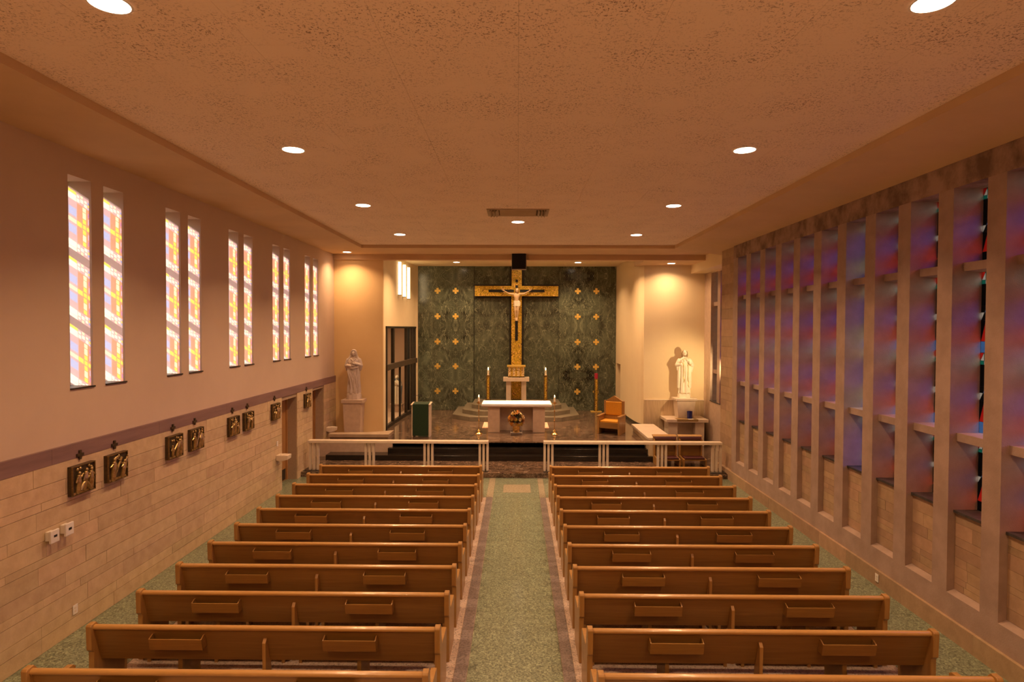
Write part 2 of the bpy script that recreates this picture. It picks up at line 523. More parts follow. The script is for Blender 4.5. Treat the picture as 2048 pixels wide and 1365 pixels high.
def smooth_mesh(me, ang=40):
    me.polygons.foreach_set('use_smooth', [True] * len(me.polygons))
    try:
        me.set_sharp_from_angle(angle=R(ang))
    except Exception:
        pass

def add(name, me, parent=None, loc=None, rz=0):
    o = bpy.data.objects.new(name, me)
    C.objects.link(o)
    if loc is not None:
        o.location = loc
    if rz:
        o.rotation_euler = (0, 0, rz)
    if parent is not None:
        o.parent = parent
    return o

def build(name, mb, mats, parent=None, smooth=None, bevel=0, loc=None):
    me = mb.mesh(name, mats)
    if smooth:
        smooth_mesh(me, smooth)
    o = add(name, me, parent, loc)
    if bevel:
        b = o.modifiers.new('bevel', 'BEVEL')
        b.width = bevel
        b.segments = 2
        b.limit_method = 'ANGLE'
    return o

def fixn(me):
    bm = bmesh.new()
    bm.from_mesh(me)
    bmesh.ops.recalc_face_normals(bm, faces=bm.faces)
    bm.to_mesh(me)
    bm.free()

def tag(o, label=None, cat=None, group=None, kind=None):
    if label:
        o['label'] = label
    if cat:
        o['category'] = cat
    if group:
        o['group'] = group
    if kind:
        o['kind'] = kind
    return o

def thing(name, label, cat, loc=(0, 0, 0), rz=0, group=None, kind=None):
    o = bpy.data.objects.new(name, None)
    o.empty_display_size = 0.1
    C.objects.link(o)
    o.location = loc
    o.rotation_euler = (0, 0, rz)
    return tag(o, label, cat, group, kind)

def copy_tree(o, parent=None):
    c = o.copy()
    C.objects.link(c)
    c.parent = parent
    for ch in o.children:
        copy_tree(ch, c)
    return c

def bx(x0, x1, y0, y1, z0, z1):
    return MB().box(x0, x1, y0, y1, z0, z1)

def remesh(mb, voxel, mats, name, it=2):
    me = mb.mesh('tmp', mats)
    fixn(me)
    o = bpy.data.objects.new('tmp', me)
    C.objects.link(o)
    r = o.modifiers.new('r', 'REMESH')
    r.mode = 'VOXEL'
    r.voxel_size = voxel
    s = o.modifiers.new('s', 'SMOOTH')
    s.factor = 0.5
    s.iterations = it
    dg = bpy.context.evaluated_depsgraph_get()
    dg.update()
    m2 = bpy.data.meshes.new_from_object(o.evaluated_get(dg))
    m2.name = name
    if len(m2.materials) == 0:
        m2.materials.append(mats if not isinstance(mats, list) else mats[0])
    m2.polygons.foreach_set('use_smooth', [True] * len(m2.polygons))
    bpy.data.objects.remove(o)
    bpy.data.meshes.remove(me)
    return m2

# ------------------------------------------------------------------ main dimensions
XL, XR = -6.25, 6.05          # plaster face left, fin face right
ZS, ZC = 6.77, 6.87           # soffit, tray ceiling
TX, TY = 4.87, 18.7           # tray half width, tray end
YBEAM = 20.3
ZB = 6.59
ZCH = 7.02                    # chancel ceiling
YG = 26.6                     # green wall
FC = 0.63                     # chancel floor
PF = 0.14                     # platform
YN = 20.4                     # left niche wall
YR = -3.0                     # wall behind the camera

# ------------------------------------------------------------------ floor
floor = build('floor', bx(-6.8, 7.2, YR, 17.2, -0.3, -0.006), MORTAR)
tag(floor, 'green, pink and purple terrazzo floor of the nave', 'floor', kind='structure')
def panel(x0, x1, y0, y1, m, name='terrazzo_panel'):
    j = 0.0025
    return build(name, bx(x0 + j, x1 - j, y0 + j, y1 - j, -0.05, 0.0), m, floor)
AX0, AX1 = -0.775, 0.73
ys = [15.1, 12.0, 9.0, 6.0, 3.0, YR]
for i in range(5):
    a, b_ = ys[i + 1], ys[i]
    panel(AX0 + 0.165, AX1 - 0.15, a, b_, TERR_G)
    panel(AX0, AX0 + 0.165, a, b_, TERR_V)
    panel(AX1 - 0.15, AX1, a, b_, TERR_V)
    panel(-4.95, AX0, a, b_, TERR_P)
    panel(AX1, 4.83, a, b_, TERR_P)
    panel(-6.8, -4.95, a, b_, TERR_G)
    panel(4.83, 7.0, a, b_, TERR_G)
panel(AX0 + 0.165, AX1 - 0.15, 16.35, 17.2, TERR_G)
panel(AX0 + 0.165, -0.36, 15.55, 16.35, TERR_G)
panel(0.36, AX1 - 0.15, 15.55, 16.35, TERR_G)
panel(AX0 + 0.165, AX1 - 0.15, 15.1, 15.55, TERR_G)
panel(-0.36, 0.36, 15.55, 16.35, TERR_Q)  # paler panel put into the floor to stand for a reflection
panel(AX0, AX0 + 0.165, 15.1, 17.2, TERR_Q)
panel(AX1 - 0.15, AX1, 15.1, 17.2, TERR_Q)
panel(-6.8, AX0, 15.1, 17.2, TERR_G)
panel(AX1, 7.0, 15.1, 17.2, TERR_G)

# platform and chancel steps
plat = build('communion_platform', bx(-6.7, 7.1, 17.05, 22.0, 0.001, PF), BROWNM, bevel=0.006)
tag(plat, 'low brown veined marble platform under the communion rails', 'platform', kind='structure')
steps = thing('chancel_steps', 'polished black marble steps up to the chancel', 'steps', (0, 18.6, PF), kind='structure')
def lp(mb, ox, oy, oz):
    mb.v = [(x - ox, y - oy, z - oz) for x, y, z in mb.v]
    return mb
build('step', lp(bx(-5.98, 4.23, 18.6, 19.1, PF, 0.303), 0, 18.6, PF), BLACKM, steps, bevel=0.008)
build('step', lp(bx(-4.1, 4.14, 18.9, 19.3, PF, 0.466), 0, 18.6, PF), BLACKM, steps, bevel=0.008)
build('step', lp(bx(-4.1, 4.10, 19.2, 19.24, PF, FC - 0.03), 0, 18.6, PF), BLACKM, steps, bevel=0.004)
chf = build('floor_chancel', bx(-4.75, 4.7, 19.2, YG + 0.3, 0.3, FC), BROWNM)
chf.data.materials.append(BLACKM)
tag(chf, 'polished brown marble chancel floor with pale veins', 'floor', kind='structure')
nf = build('floor_niche', bx(-7.3, -4.0, 19.08, 28.0, 0.145, FC - 0.02), PINKM)
tag(nf, 'floor of the statue niche and the room behind the glass doors', 'floor', kind='structure')

# ------------------------------------------------------------------ ceiling
ceil = build('ceiling', bx(-TX - 0.05, TX + 0.05, YR, TY + 0.05, ZC + 0.03, ZC + 0.3), MORTAR)
tag(ceil, 'fissured acoustic tile ceiling in a shallow recess', 'ceiling', kind='structure')
tw, td = 2 * TX / 8, 0.775
tile_me = {}
ny = int(round((TY - YR) / td))
td = (TY - YR) / ny
tme = MB().box(-tw / 2 + 0.0012, tw / 2 - 0.0012, -td / 2 + 0.0012, td / 2 - 0.0012, 0, 0.035).mesh('ceiling_tile', CEIL)
for i in range(8):
    for j in range(ny):
        add('ceiling_tile', tme, ceil, (-TX + tw * (i + 0.5), YR + td * (j + 0.5), ZC))
sl = MB().box(XL - 0.4, -TX, YR, TY, ZS, ZC + 0.3)
build('soffit', sl, SOFFIT, ceil)
ZRS = 6.60
sr = MB().prism([(TX, ZS), (XR + 0.25, ZRS - 0.03), (XR + 0.25, ZC + 0.3), (TX, ZC + 0.3)], YR, TY, 'y')
o = build('soffit', sr, SOFFIT, ceil); fixn(o.data)
sf = MB().box(XL - 0.4, 7.2, TY, YBEAM, ZS, ZC + 0.3)
build('soffit', sf, SOFFIT, ceil)
build('beam', bx(XL - 0.4, 6.36, YBEAM, YBEAM + 0.3, ZB, ZC + 0.4), SOFFIT, ceil)
build('chapel_ceiling', bx(4.3, 7.3, YBEAM + 0.3, 22.3, ZB, ZC + 0.4), SOFFIT, ceil)
build('bulkhead', bx(6.32, 7.3, 18.02, 22.3, 6.30, ZB + 0.3), PLASTER_Y, ceil)
build('chancel_ceiling', bx(-5.2, 4.9, YBEAM + 0.3, YG + 0.3, ZCH, ZCH + 0.3), PLASTER_Y, ceil)

# ------------------------------------------------------------------ left wall
wl = thing('wall_left', 'left nave wall, plaster with slot windows above a limestone wainscot', 'wall', (XL, 0, 0), kind='structure')
TH = 0.42
ZW0, ZW1 = 3.42, 6.41          # window sill / head
WW = 0.46
wins = []
for k in range(0, 5):
    y0 = 8.31 + 2.32 * k
    wins += [(y0, y0 + WW), (y0 + 0.72, y0 + 0.72 + WW)]
DOORS = [(15.70, 16.80, 2.34), (18.07, 19.13, 2.36)]
BAND0, BAND1 = 2.44, 2.645
def wlb(mb):
    return lp(mb, XL, 0, 0)
m = MB()
m.box(XL - TH, XL, YR, YN + 0.2, BAND1, ZW0)
m.box(XL - TH, XL, YR, YN + 0.2, ZW1, ZS + 0.3)
e = YR
for a, b_ in wins:
    m.box(XL - TH, XL, e, a, ZW0, ZW1)
    e = b_
m.box(XL - TH, XL, e, YN + 0.2, ZW0, ZW1)
build('plaster', wlb(m), PLASTER, wl)
# mortar backing with doorways
m = MB()
e = YR
for a, b_, zt in DOORS:
    m.box(XL - TH, XL + 0.025, e, a, 0, BAND1 - .01)
    m.box(XL - TH, XL + 0.025, a, b_, zt, BAND1 - .01)
    e = b_
m.box(XL - TH, XL + 0.025, e, YN + 0.2, 0, BAND1 - .01)
build('backing', wlb(m), MORTAR, wl)
FX = XL + 0.05
# marble band, in slabs
e = 5.5
i = 0
while e < YN:
    b_ = min(e + 2.4, YN)
    build('marble_band', wlb(bx(XL, FX + 0.004, e + 0.002, b_ - 0.002, BAND0, BAND1 + .004)), PURPLE, wl)
    e = b_
build('marble_band', wlb(bx(XL, FX + 0.004, YR, 5.498, BAND0, BAND1)), PURPLE, wl)
# limestone blocks
random.seed(11)
COURSES = [0.21, 0.15, 0.24, 0.11, 0.20, 0.24, 0.10, 0.22, 0.16, 0.24, 0.11, 0.22, 0.24]
s_ = BAND0 / sum(COURSES)
z = 0.0
def put_stone(y0, y1, z0, z1):
    j = 0.003
    if y1 - y0 < 0.04 or z1 - z0 < 0.03:
        return
    d = random.uniform(-0.003, 0.003)
    b = MB().box(0, FX - XL + d, y0 + j, y1 - j, z0 + j, z1 - j)
    build('stone', b, STONE, wl)
for h in COURSES:
    h *= s_
    y = 5.2 + random.uniform(-0.5, 0.3)
    while y < YN:
        L = random.uniform(0.7, 1.9) if h > 0.13 else random.uniform(0.5, 1.3)
        y1 = min(y + L, YN)
        if YN - y1 < 0.3:
            y1 = YN
        segs = [(max(y, 5.0), y1)]
        for a, b_, zt in DOORS:
            ns = []
            for p, q in segs:
                if z >= zt - 0.02 or q <= a or p >= b_:
                    ns.append((p, q))
                else:
                    if p < a:
                        ns.append((p, a))
                    if q > b_:
                        ns.append((b_, q))
            segs = ns
        for p, q in segs:
            ztop = z + h
            for a, b_, zt in DOORS:
                if p < b_ - 0.01 and q > a + 0.01 and z < zt < ztop:
                    pass
            if q - p > 0.02:
                put_stone(p, q, z, ztop)
        y = y1
    z += h
build('wainscot_rear', wlb(bx(XL, FX, YR, 4.99, 0, BAND0)), STONE, wl)

# slot windows, glass lit by the low sun
EPS = [(.0, .19, -.028, .028, 'pale'), (.2, .30, -.035, .035, 'yellow'), (.315, .38, -.03, .03, 'yellow'), (.395, .445, -.028, .028, 'yellow')]
for s in (1, -1):
    for (e0, e1, a, b_, c) in [(.315, .38, .045, .11, 'yellow'), (.315, .38, .12, .21, 'pale'), (.315, .38, .22, .28, 'pale' if s > 0 else 'yellow'),
                               (.04, .19, .07, .19, 'bluepane'), (.0, .19, .30, .39, 'white'), (.0, .19, .395, .435, 'yellow' if s > 0 else 'white'),
                               (.2, .255, .31, .36, 'white'), (.205, .25, .375, .41, 'white'), (.27, .33, .33, .38, 'white'), (.275, .32, .395, .43, 'pale'),
                               (.345, .40, .30, .345, 'white'), (.35, .395, .36, .395, 'white'), (.415, .44, .29, .315, 'bluepane'),
                               (.415, .445, .33, .355, 'yellow'), (.415, .44, .37, .395, 'skyblue'), (.42, .435, .07, .15, 'bluepane'), (.42, .435, .17, .24, 'violet')]:
        EPS.append((e0, e1, min(s * a, s * b_), max(s * a, s * b_), c))
EPS = [(r[0] * .88, r[1] * .88, r[2], r[3], r[4]) for r in EPS]
def left_glass():
    H = (ZW1 - ZW0) / 3
    es = sorted({0, WW, 0.18, 0.425} | {r[0] for r in EPS} | {r[1] for r in EPS})
    zs = sorted({-H / 2, H / 2, -0.29, 0.29} | {r[2] for r in EPS} | {r[3] for r in EPS})
    keys = list(GL.keys())
    mb = MB()
    for pnl in range(3):
        zc = ZW0 + H * (pnl + 0.5)
        for a, b_ in zip(es, es[1:]):
            for p, q in zip(zs, zs[1:]):
                ce, cz = (a + b_) / 2, (p + q) / 2
                col = None
                for r in EPS:
                    if r[0] <= ce <= r[1] and r[2] <= cz <= r[3]:
                        col = r[4]
                if ce > 0.425:
                    col = 'black'
                if col is None:
                    if abs(cz) < 0.29 and ce > 0.18:
                        col = 'rosered'
                    elif abs(cz) < 0.29:
                        col = 'dimgrey'
                    else:
                        col = 'leadgrey' if abs(cz) > 0.44 else 'dimgrey'
                mb.poly([(0, -a, zc + p), (0, -b_, zc + p), (0, -b_, zc + q), (0, -a, zc + q)], keys.index(col))
    return mb.mesh('stained_glass', [GL[k] for k in keys])
lg = left_glass()
frame_me = MB()
for a, b_, c, d in ((0, WW, ZW0 - .01, ZW0 + .02), (0, WW, ZW1 - .02, ZW1 + .01)):
    frame_me.box(-0.03, 0.01, -b_, -a, c, d)
frame_me.box(-0.03, 0.01, -0.015, 0, ZW0, ZW1).box(-0.03, 0.01, -WW, -WW + 0.012, ZW0, ZW1)
frame_me = frame_me.mesh('window_frame', BLACK)
sill_me = MB().box(-0.36, 0.02, -WW, 0.025, -0.022, 0.0).mesh('window_sill', IRON)
ORD = ['first', 'second', 'third', 'fourth', 'fifth', 'sixth', 'seventh', 'eighth', 'ninth', 'tenth', 'eleventh', 'twelfth', 'thirteenth', 'fourteenth']
wn = 0
for k, (a, b_) in enumerate(wins):
    if b_ < 6.0:
        pass
    wn += 1
    w = thing('window_%d' % wn, 'tall slot window with stained glass, %s from the niche statue' % ORD[len(wins) - 1 - k], 'window', (XL - 0.36, b_, 0), kind='structure')
    add('stained_glass', lg, w)
    add('window_frame', frame_me, w)
    s = add('window_sill', sill_me, w, (0.36, 0, ZW0 + 0.004))

# doors in the left wall
for i, (a, b_, zt) in enumerate(DOORS):
    d = thing('door_%d' % (i + 1), ['wooden door with dark kick plate in recess behind the wall stoup', 'wooden door in stone recess beside the niche end of the wall'][i], 'door', (XL - TH, (a + b_) / 2, 0), kind='structure')
    hw = (b_ - a) / 2
    build('door_leaf', MB().box(0.12, 0.165, -hw + 0.07, hw - 0.07, 0.01, zt - 0.07), OAK_DOOR, d)
    f = MB().box(0.08, 0.20, -hw, -hw + 0.07, 0, zt).box(0.08, 0.20, hw - 0.07, hw, 0, zt).box(0.08, 0.20, -hw + 0.07, hw - 0.07, zt - 0.07, zt)
    build('door_frame', f, OAK_DOOR, d)
    build('kick_plate', MB().box(0.166, 0.17, -hw + 0.1, hw - 0.1, 0.03, 0.33), IRON, d)
    build('door_handle', MB().cap((0.20, -hw + 0.16, 1.02), (0.20, -hw + 0.30, 1.02), 0.012, 0.012).box(0.166, 0.2, -hw + 0.14, -hw + 0.18, 0.98, 1.06), BRASS, d)
    build('back_panel', MB().box(-0.02, 0.06, -hw - 0.05, hw + 0.05, 0, zt + 0.1), OAK_DOOR, d)

# ------------------------------------------------------------------ right wall: concrete fins and glass
FIN0, FS, FWID = 7.52, 0.906, 0.30
XG = XR + 0.41
ZH = 6.25
T1 = (5.09, 5.225)
T2 = (2.72, 2.85)
SILL = 1.76
PBOT = 0.60
BASE = 0.27
UNIT = [([(0, 0), (.065, 0), (0, .1)], 'red'), ([(.065, 0), (.07, .1), (0, .1)], 'white'), ([(.065, 0), (.1, 0), (.1, .1), (.07, .1)], 'teal'),
        ([(0, .1), (.065, .1), (.065, .15), (0, .15)], 'teal'), ([(.065, .1), (.1, .1), (.1, .15), (.065, .15)], 'white'),
        ([(.1, 0), (.35, 0), (.35, .15), (.1, .15)], 'palegreen'), ([(.35, 0), (.62, 0), (.62, .15), (.35, .15)], 'palegreen'),
        ([(0, .15), (.08, .15), (.08, .42), (0, .42)], 'black'), ([(.08, .15), (.1, .15), (.1, .42), (.08, .42)], 'red'),
        ([(.1, .15), (.34, .15), (.34, .34), (.1, .34)], 'darkred'), ([(.1, .34), (.34, .34), (.34, .42), (.1, .42)], 'blue'),
        ([(.34, .15), (.62, .15), (.62, .34), (.34, .34)], 'darkred'), ([(.34, .34), (.62, .34), (.62, .42), (.34, .42)], 'blue'),
        ([(0, .42), (.06, .42), (.06, .5), (0, .5)], 'black'), ([(.06, .42), (.1, .42), (.06, .5)], 'black'), ([(.1, .42), (.1, .5), (.06, .5)], 'skyblue'),
        ([(.1, .42), (.62, .42), (.62, .6), (.1, .6)], 'blue'),
        ([(0, .5), (.06, .5), (0, .6)], 'white'), ([(.06, .5), (.1, .5), (.1, .6), (0, .6)], 'black'),
        ([(0, .6), (.085, .6), (0, .86)], 'black'), ([(.085, .6), (.085, .86), (0, .86)], 'red'), ([(.085, .6), (.1, .6), (.1, .86), (.085, .86)], 'orange'),
        ([(.1, .6), (.36, .6), (.36, .86), (.1, .86)], 'red'), ([(.36, .6), (.62, .6), (.62, .86), (.36, .86)], 'red'),
        ([(0, .86), (.085, .86), (.085, 1), (0, 1)], 'skyblue'), ([(.085, .86), (.1, .86), (.1, 1), (.085, 1)], 'red'),
        ([(.1, .86), (.34, .86), (.34, 1), (.1, 1)], 'bluepane'), ([(.34, .86), (.62, .86), (.62, 1), (.34, 1)], 'bluepane')]
ALT = {'red': 'palegreen', 'darkred': 'violet', 'palegreen': 'amber', 'orange': 'amber', 'blue': 'violet', 'deepblue': 'violet', 'bluepane': 'dimgrey'}
SPANS = [(T1[1], ZH), ((T1[0] + T2[1]) / 2, T1[0]), (T2[1], (T1[0] + T2[1]) / 2), (SILL, T2[0])]
keys = list(GL.keys())
def right_unit_polys(swap=None):
    out = []
    for si, (z0, z1) in enumerate(SPANS):
        for pts, c in UNIT:
            if c == 'bluepane' and si in (0, 3):
                c2 = 'violet' if si == 0 else 'darkred'
            elif c == 'skyblue' and si in (0, 3) and pts[0][1] > 0.8:
                c2 = 'black'
            else:
                c2 = c
            if si == 3 and c2 in ('red', 'blue', 'palegreen', 'orange') and pts[0][0] >= 0.1:
                c2 = {'red': 'darkred', 'blue': 'deepblue', 'palegreen': 'dimgrey', 'orange': 'darkred'}[c2]
            if swap:
                c2 = swap.get(c2, c2)
            out.append(([(0, -p[0], z1 - p[1] * (z1 - z0)) for p in pts], c2))
    return out
def joined_glass(polys):
    mb = MB()
    for pts, c in polys:
        mb.poly(pts, keys.index(c))
    return mb.mesh('stained_glass', [GL[k] for k in keys])
P0 = right_unit_polys()
G_JOIN = joined_glass(P0)
G_ALT = joined_glass(right_unit_polys(ALT))
PANES = [(MB().poly(pts).mesh('pane', GL[c])) for pts, c in P0]
came = MB()
for pts, c in P0:
    for i in range(len(pts)):
        a, b_ = Vector(pts[i]), Vector(pts[(i + 1) % len(pts)])
        came.tube([a, b_], 0.0022, 4)
CAME = came.mesh('lead_came', BLACK)

wr = thing('wall_right', 'right nave wall of concrete fins over limestone panels', 'wall', (XR, 0, 0), kind='structure')
def wrb(mb):
    return lp(mb, XR, 0, 0)
fin_me = None
def make_fin(ynear, parent, x0=0.0, width=FWID):
    mb = MB()
    mb.prism([(x0, 0), (x0 + 0.48, 0), (x0 + 0.48, width), (x0, width)], PBOT, ZH, 'z')
    me = mb.mesh('fin', CONCRETE)
    fixn(me)
    o = add('fin', me, parent, (0, ynear, 0))
    return o
bays = []
for i in range(-3, 11):
    yn = FIN0 + FS * i
    wd = FWID if i < 10 else 0.34
    o = make_fin(yn, wr, 0.0, wd)
    if i < 10:
        bays.append((yn + FWID, yn + FS))
Y0R = YR
Y1R = FIN0 + FS * 10 + 0.34
build('header', wrb(bx(XR, XR + 0.5, Y0R, Y1R, ZH, ZRS + 0.3)), CONC_FORM, wr)
m = MB().prism([(0, BASE), (0.5, BASE), (0.5, PBOT + 0.05), (0.12, PBOT + 0.045), (0.0, PBOT)], Y0R, Y1R, 'y')
o = build('curb', m, CONCRETE, wr); fixn(o.data)
build('rear_infill', wrb(bx(XR, XR + 0.5, Y0R, FIN0 + FS * -3, PBOT, ZH)), CONCRETE, wr)
# transoms and slate sills
trans1 = MB().prism([(0.15, T1[0] + 0.01), (0.42, T1[0]), (0.42, T1[1]), (0.15, T1[1] - 0.005)], 0, FS - FWID, 'y').mesh('transom', CONCRETE)
trans2 = MB().prism([(0.10, T2[0] + 0.01), (0.42, T2[0]), (0.42, T2[1]), (0.10, T2[1] - 0.005)], 0, FS - FWID, 'y').mesh('transom', CONCRETE)
fixn(trans1); fixn(trans2)
slate_me = MB().box(0.075, 0.46, 0.001, FS - FWID - 0.001, SILL - 0.035, SILL).mesh('slate_sill', SLATE)
random.seed(23)
PANX = 0.105
for bi, (a, b_) in enumerate(bays):
    add('transom', trans1, wr, (0, a, 0))
    add('transom', trans2, wr, (0, a, 0))
    add('slate_sill', slate_me, wr, (0, a, 0))
    sp = build('stone_panel', MB().box(PANX + 0.012, 0.5, 0, b_ - a, PBOT, SILL - 0.035), MORTAR, wr, loc=(0, a, 0))
    z = PBOT + 0.045
    top = SILL - 0.036
    while z < top - 0.03:
        h = random.choice([0.09, 0.12, 0.16, 0.2])
        if top - z - h < 0.07:
            h = top - z
        y = 0.0
        w = b_ - a
        while y < w - 0.01:
            L = random.uniform(0.25, 0.75)
            if w - y - L < 0.15:
                L = w - y
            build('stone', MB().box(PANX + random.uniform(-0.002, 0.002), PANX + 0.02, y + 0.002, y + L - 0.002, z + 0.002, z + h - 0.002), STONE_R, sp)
            y += L
        z += h
    wn += 1
    w = thing('window_%d' % wn, 'stained glass strip between concrete fins, %s bay from the chapel pier' % ORD[len(bays) - 1 - bi], 'window', (XG, b_, 0), kind='structure')
    if 4 <= bi <= 5 or bi == 3:
        for me in PANES:
            add('pane', me, w)
        add('lead_came', CAME, w)
    else:
        add('stained_glass', G_ALT if bi == 6 else G_JOIN, w)
# base course of limestone
y = 4.0
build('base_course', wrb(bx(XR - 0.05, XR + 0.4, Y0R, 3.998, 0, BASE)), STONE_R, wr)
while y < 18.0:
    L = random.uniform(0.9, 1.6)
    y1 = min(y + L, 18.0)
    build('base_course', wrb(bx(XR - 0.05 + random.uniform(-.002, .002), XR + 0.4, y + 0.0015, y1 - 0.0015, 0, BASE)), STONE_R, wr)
    y = y1
# limestone pier at the end of the window wall
build('pier_core', wrb(bx(XR + 0.075, 7.3, Y1R + 0.03, 18.0, 0, ZS)), MORTAR, wr)
z = BASE
random.seed(5)
while z < ZS - 0.02:
    h = min(random.choice([0.2, 0.3, 0.42, 0.26]), ZS - z)
    if ZS - z - h < 0.1:
        h = ZS - z
    cut = Y1R + 0.03 + random.choice([0, 0, 0.35, 0.55])
    rows = [(Y1R + 0.03, cut), (cut, 18.0)] if cut > Y1R + 0.04 else [(Y1R + 0.03, 18.0)]
    for p, q in rows:
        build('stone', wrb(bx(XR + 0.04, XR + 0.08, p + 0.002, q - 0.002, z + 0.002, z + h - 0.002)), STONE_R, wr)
    z += h

# ------------------------------------------------------------------ green marble front wall
wf = thing('wall_front', 'veined green marble wall behind the altar in bookmatched slabs', 'wall', (0, YG, FC), kind='structure')
def wfb(mb):
    return lp(mb, 0, YG, FC)
build('backing', wfb(bx(-4.9, 4.9, YG + 0.05, YG + 0.4, FC - 0.1, ZCH + 0.2)), BLACK, wf)
ROWZ = [FC, 1.475, 2.58, 3.68, 4.80, 5.93, ZCH]
GX0, GX1 = -4.42, 4.36
cols = [(GX0, -2.75, GREEN_L, 0), (-2.75, -1.94, GREEN_L, 0), (-1.92, -0.05, GREEN_C, 0.035), (-0.05, 1.82, GREEN_C, 0.035), (1.82, 2.67, GREEN_R, 0), (2.67, GX1, GREEN_R, 0)]  # gap beside the centre panel bares black backing, drawn as its shadow line
for x0, x1, m_, dy in cols:
    for z0, z1 in zip(ROWZ, ROWZ[1:]):
        build('marble_slab', wfb(bx(x0 + 0.003, x1 - 0.003, YG + dy, YG + 0.06, z0 + 0.003, z1 - 0.003)), m_, wf)

def plus_mesh(w, t, y0, y1, name, m_):
    a, b_ = w / 2, t / 2
    pts = [(-b_, -a), (b_, -a), (b_, -b_), (a, -b_), (a, b_), (b_, b_), (b_, a), (-b_, a), (-b_, b_), (-a, b_), (-a, -b_), (-b_, -b_)]
    me = MB().prism(pts, y0, y1, 'y').mesh(name, m_)
    fixn(me)
    return me
pm = plus_mesh(0.26, 0.095, -0.012, 0.0, 'gold_cross', GOLDLEAF)
for xi, x in enumerate([-3.55, -2.75, 2.66, 3.48]):
    for z in ROWZ[1:6]:
        o = add('gold_cross', pm, None, (x, YG, z))
        side = 'the glass-door side' if x < 0 else 'the sanctuary-lamp side'
        pos = 'outer' if xi in (0, 3) else 'inner'
        rz_ = {5: 'top', 4: 'second', 3: 'third', 2: 'fourth', 1: 'lowest'}[ROWZ.index(z)]
        tag(o, 'small gold cross on green marble, %s of the %s column on %s' % (rz_, pos, side), 'cross', 'gold crosses on the green marble wall')

# ------------------------------------------------------------------ niche wall, chancel side walls, chapel walls
wnl = build('wall_niche', bx(XL - 0.05, -4.585, YN, YN + 0.10, FC - 0.1, ZS + 0.1), PLASTER_N)
tag(wnl, 'cream plaster wall of the statue niche', 'wall', kind='structure')

def curved_wall(name, pts, z0, z1, thick, m_, parent=None, side=1):
    mb = MB()
    n = len(pts)
    off = [(p[0] + side * thick, p[1]) for p in pts]
    for k in range(n - 1):
        q = [pts[k], pts[k + 1], off[k + 1], off[k]]
        mb.prism([(u, w) for u, w in q], z0, z1, 'z')
    me = mb.mesh(name, m_)
    fixn(me)
    return add(name, me, parent)
def interp(pts, y):
    for (x0, y0), (x1, y1) in zip(pts, pts[1:]):
        if y0 <= y <= y1:
            t = (y - y0) / (y1 - y0)
            return x0 + (x1 - x0) * t
    return pts[-1][0]
CL = [(-4.60, 20.44), (-4.63, 20.65), (-4.67, 21.0), (-4.69, 21.35), (-4.69, 22.2), (-4.67, 23.2), (-4.635, 24.2), (-4.59, 25.2), (-4.54, 26.0), (-4.50, 26.4), (-4.42, 26.62)]
DY0, DY1, DZ = 21.28, 26.42, 4.34
wcl = thing('wall_chancel_left', 'curved cream chancel wall pierced by the tall glass doors', 'wall', kind='structure')
a_ = [p for p in CL if p[1] < DY0] + [(interp(CL, DY0), DY0)]
mid = [(interp(CL, DY0), DY0)] + [p for p in CL if DY0 < p[1] < DY1] + [(interp(CL, DY1), DY1)]
c_ = [(interp(CL, DY1), DY1)] + [p for p in CL if p[1] > DY1]
curved_wall('jamb', a_, FC - 0.05, ZCH + 0.1, 0.25, PLASTER_Y, wcl, -1)
curved_wall('lintel', mid, DZ, ZCH + 0.1, 0.25, PLASTER_Y, wcl, -1)
curved_wall('jamb', c_, FC - 0.05, ZCH + 0.1, 0.25, PLASTER_Y, wcl, -1)
# right side wall with a narrow doorway
CR = [(4.64, 22.04), (4.57, 22.15), (4.50, 22.4), (4.46, 22.8), (4.43, 23.4), (4.41, 24.2), (4.395, 25.0), (4.38, 25.6), (4.36, 26.62)]
SY0, SY1, SZ = 25.55, 26.45, 2.76
wcr = thing('wall_chancel_right', 'curved cream chancel wall beside the priest chair', 'wall', kind='structure')
a_ = [p for p in CR if p[1] < SY0] + [(interp(CR, SY0), SY0)]
mid = [(interp(CR, SY0), SY0), (interp(CR, SY1), SY1)]
c_ = [(interp(CR, SY1), SY1), CR[-1]]
curved_wall('curved_face', a_, FC - 0.05, ZCH + 0.1, 0.3, PLASTER_Y, wcr, 1)
curved_wall('lintel', mid, SZ, ZCH + 0.1, 0.3, PLASTER_Y, wcr, 1)
curved_wall('jamb', c_, FC - 0.05, ZCH + 0.1, 0.3, PLASTER_Y, wcr, 1)
build('doorway_back', bx(4.9, 4.95, 25.0, 27.0, FC, 3.2), PLASTER, wcr)
bb = [(x - 0.012, y) for x, y in a_]
curved_wall('base', [(p[0], p[1]) for p in bb], FC, FC + 0.14, 0.03, GREENBASE, wcr, 1)

# chapel
wc = thing('wall_chapel', 'chapel wall behind the white statue with travertine dado', 'wall', (5.7, 22, PF), kind='structure')
def wcb(mb):
    return lp(mb, 5.7, 22, PF)
build('plaster', wcb(bx(4.625, 7.4, 22.0, 22.12, PF, ZB + 0.1)), PLASTER_Y, wc)
x = 4.66
for x1 in (5.25, 5.85, 6.4, 6.83):
    build('dado_panel', wcb(bx(x + 0.001, x1 - 0.001, 21.965, 22.0, PF, 1.66)), TRAV, wc)
    x = x1
build('dado_cap', wcb(bx(4.66, 6.84, 21.945, 22.0, 1.66, 1.69)), WHITEM, wc)
CX = 6.83
wcs = thing('wall_chapel_side', 'chapel side wall with concrete mullions and slate sill', 'wall', (CX, 18, 0), kind='structure')
m = MB().box(0, 0.5, 0, 4.2, 0, SILL - 0.03).box(0, 0.5, 0, 4.2, ZH, ZS).box(0, 0.5, 3.28, 4.2, SILL - 0.03, ZH)
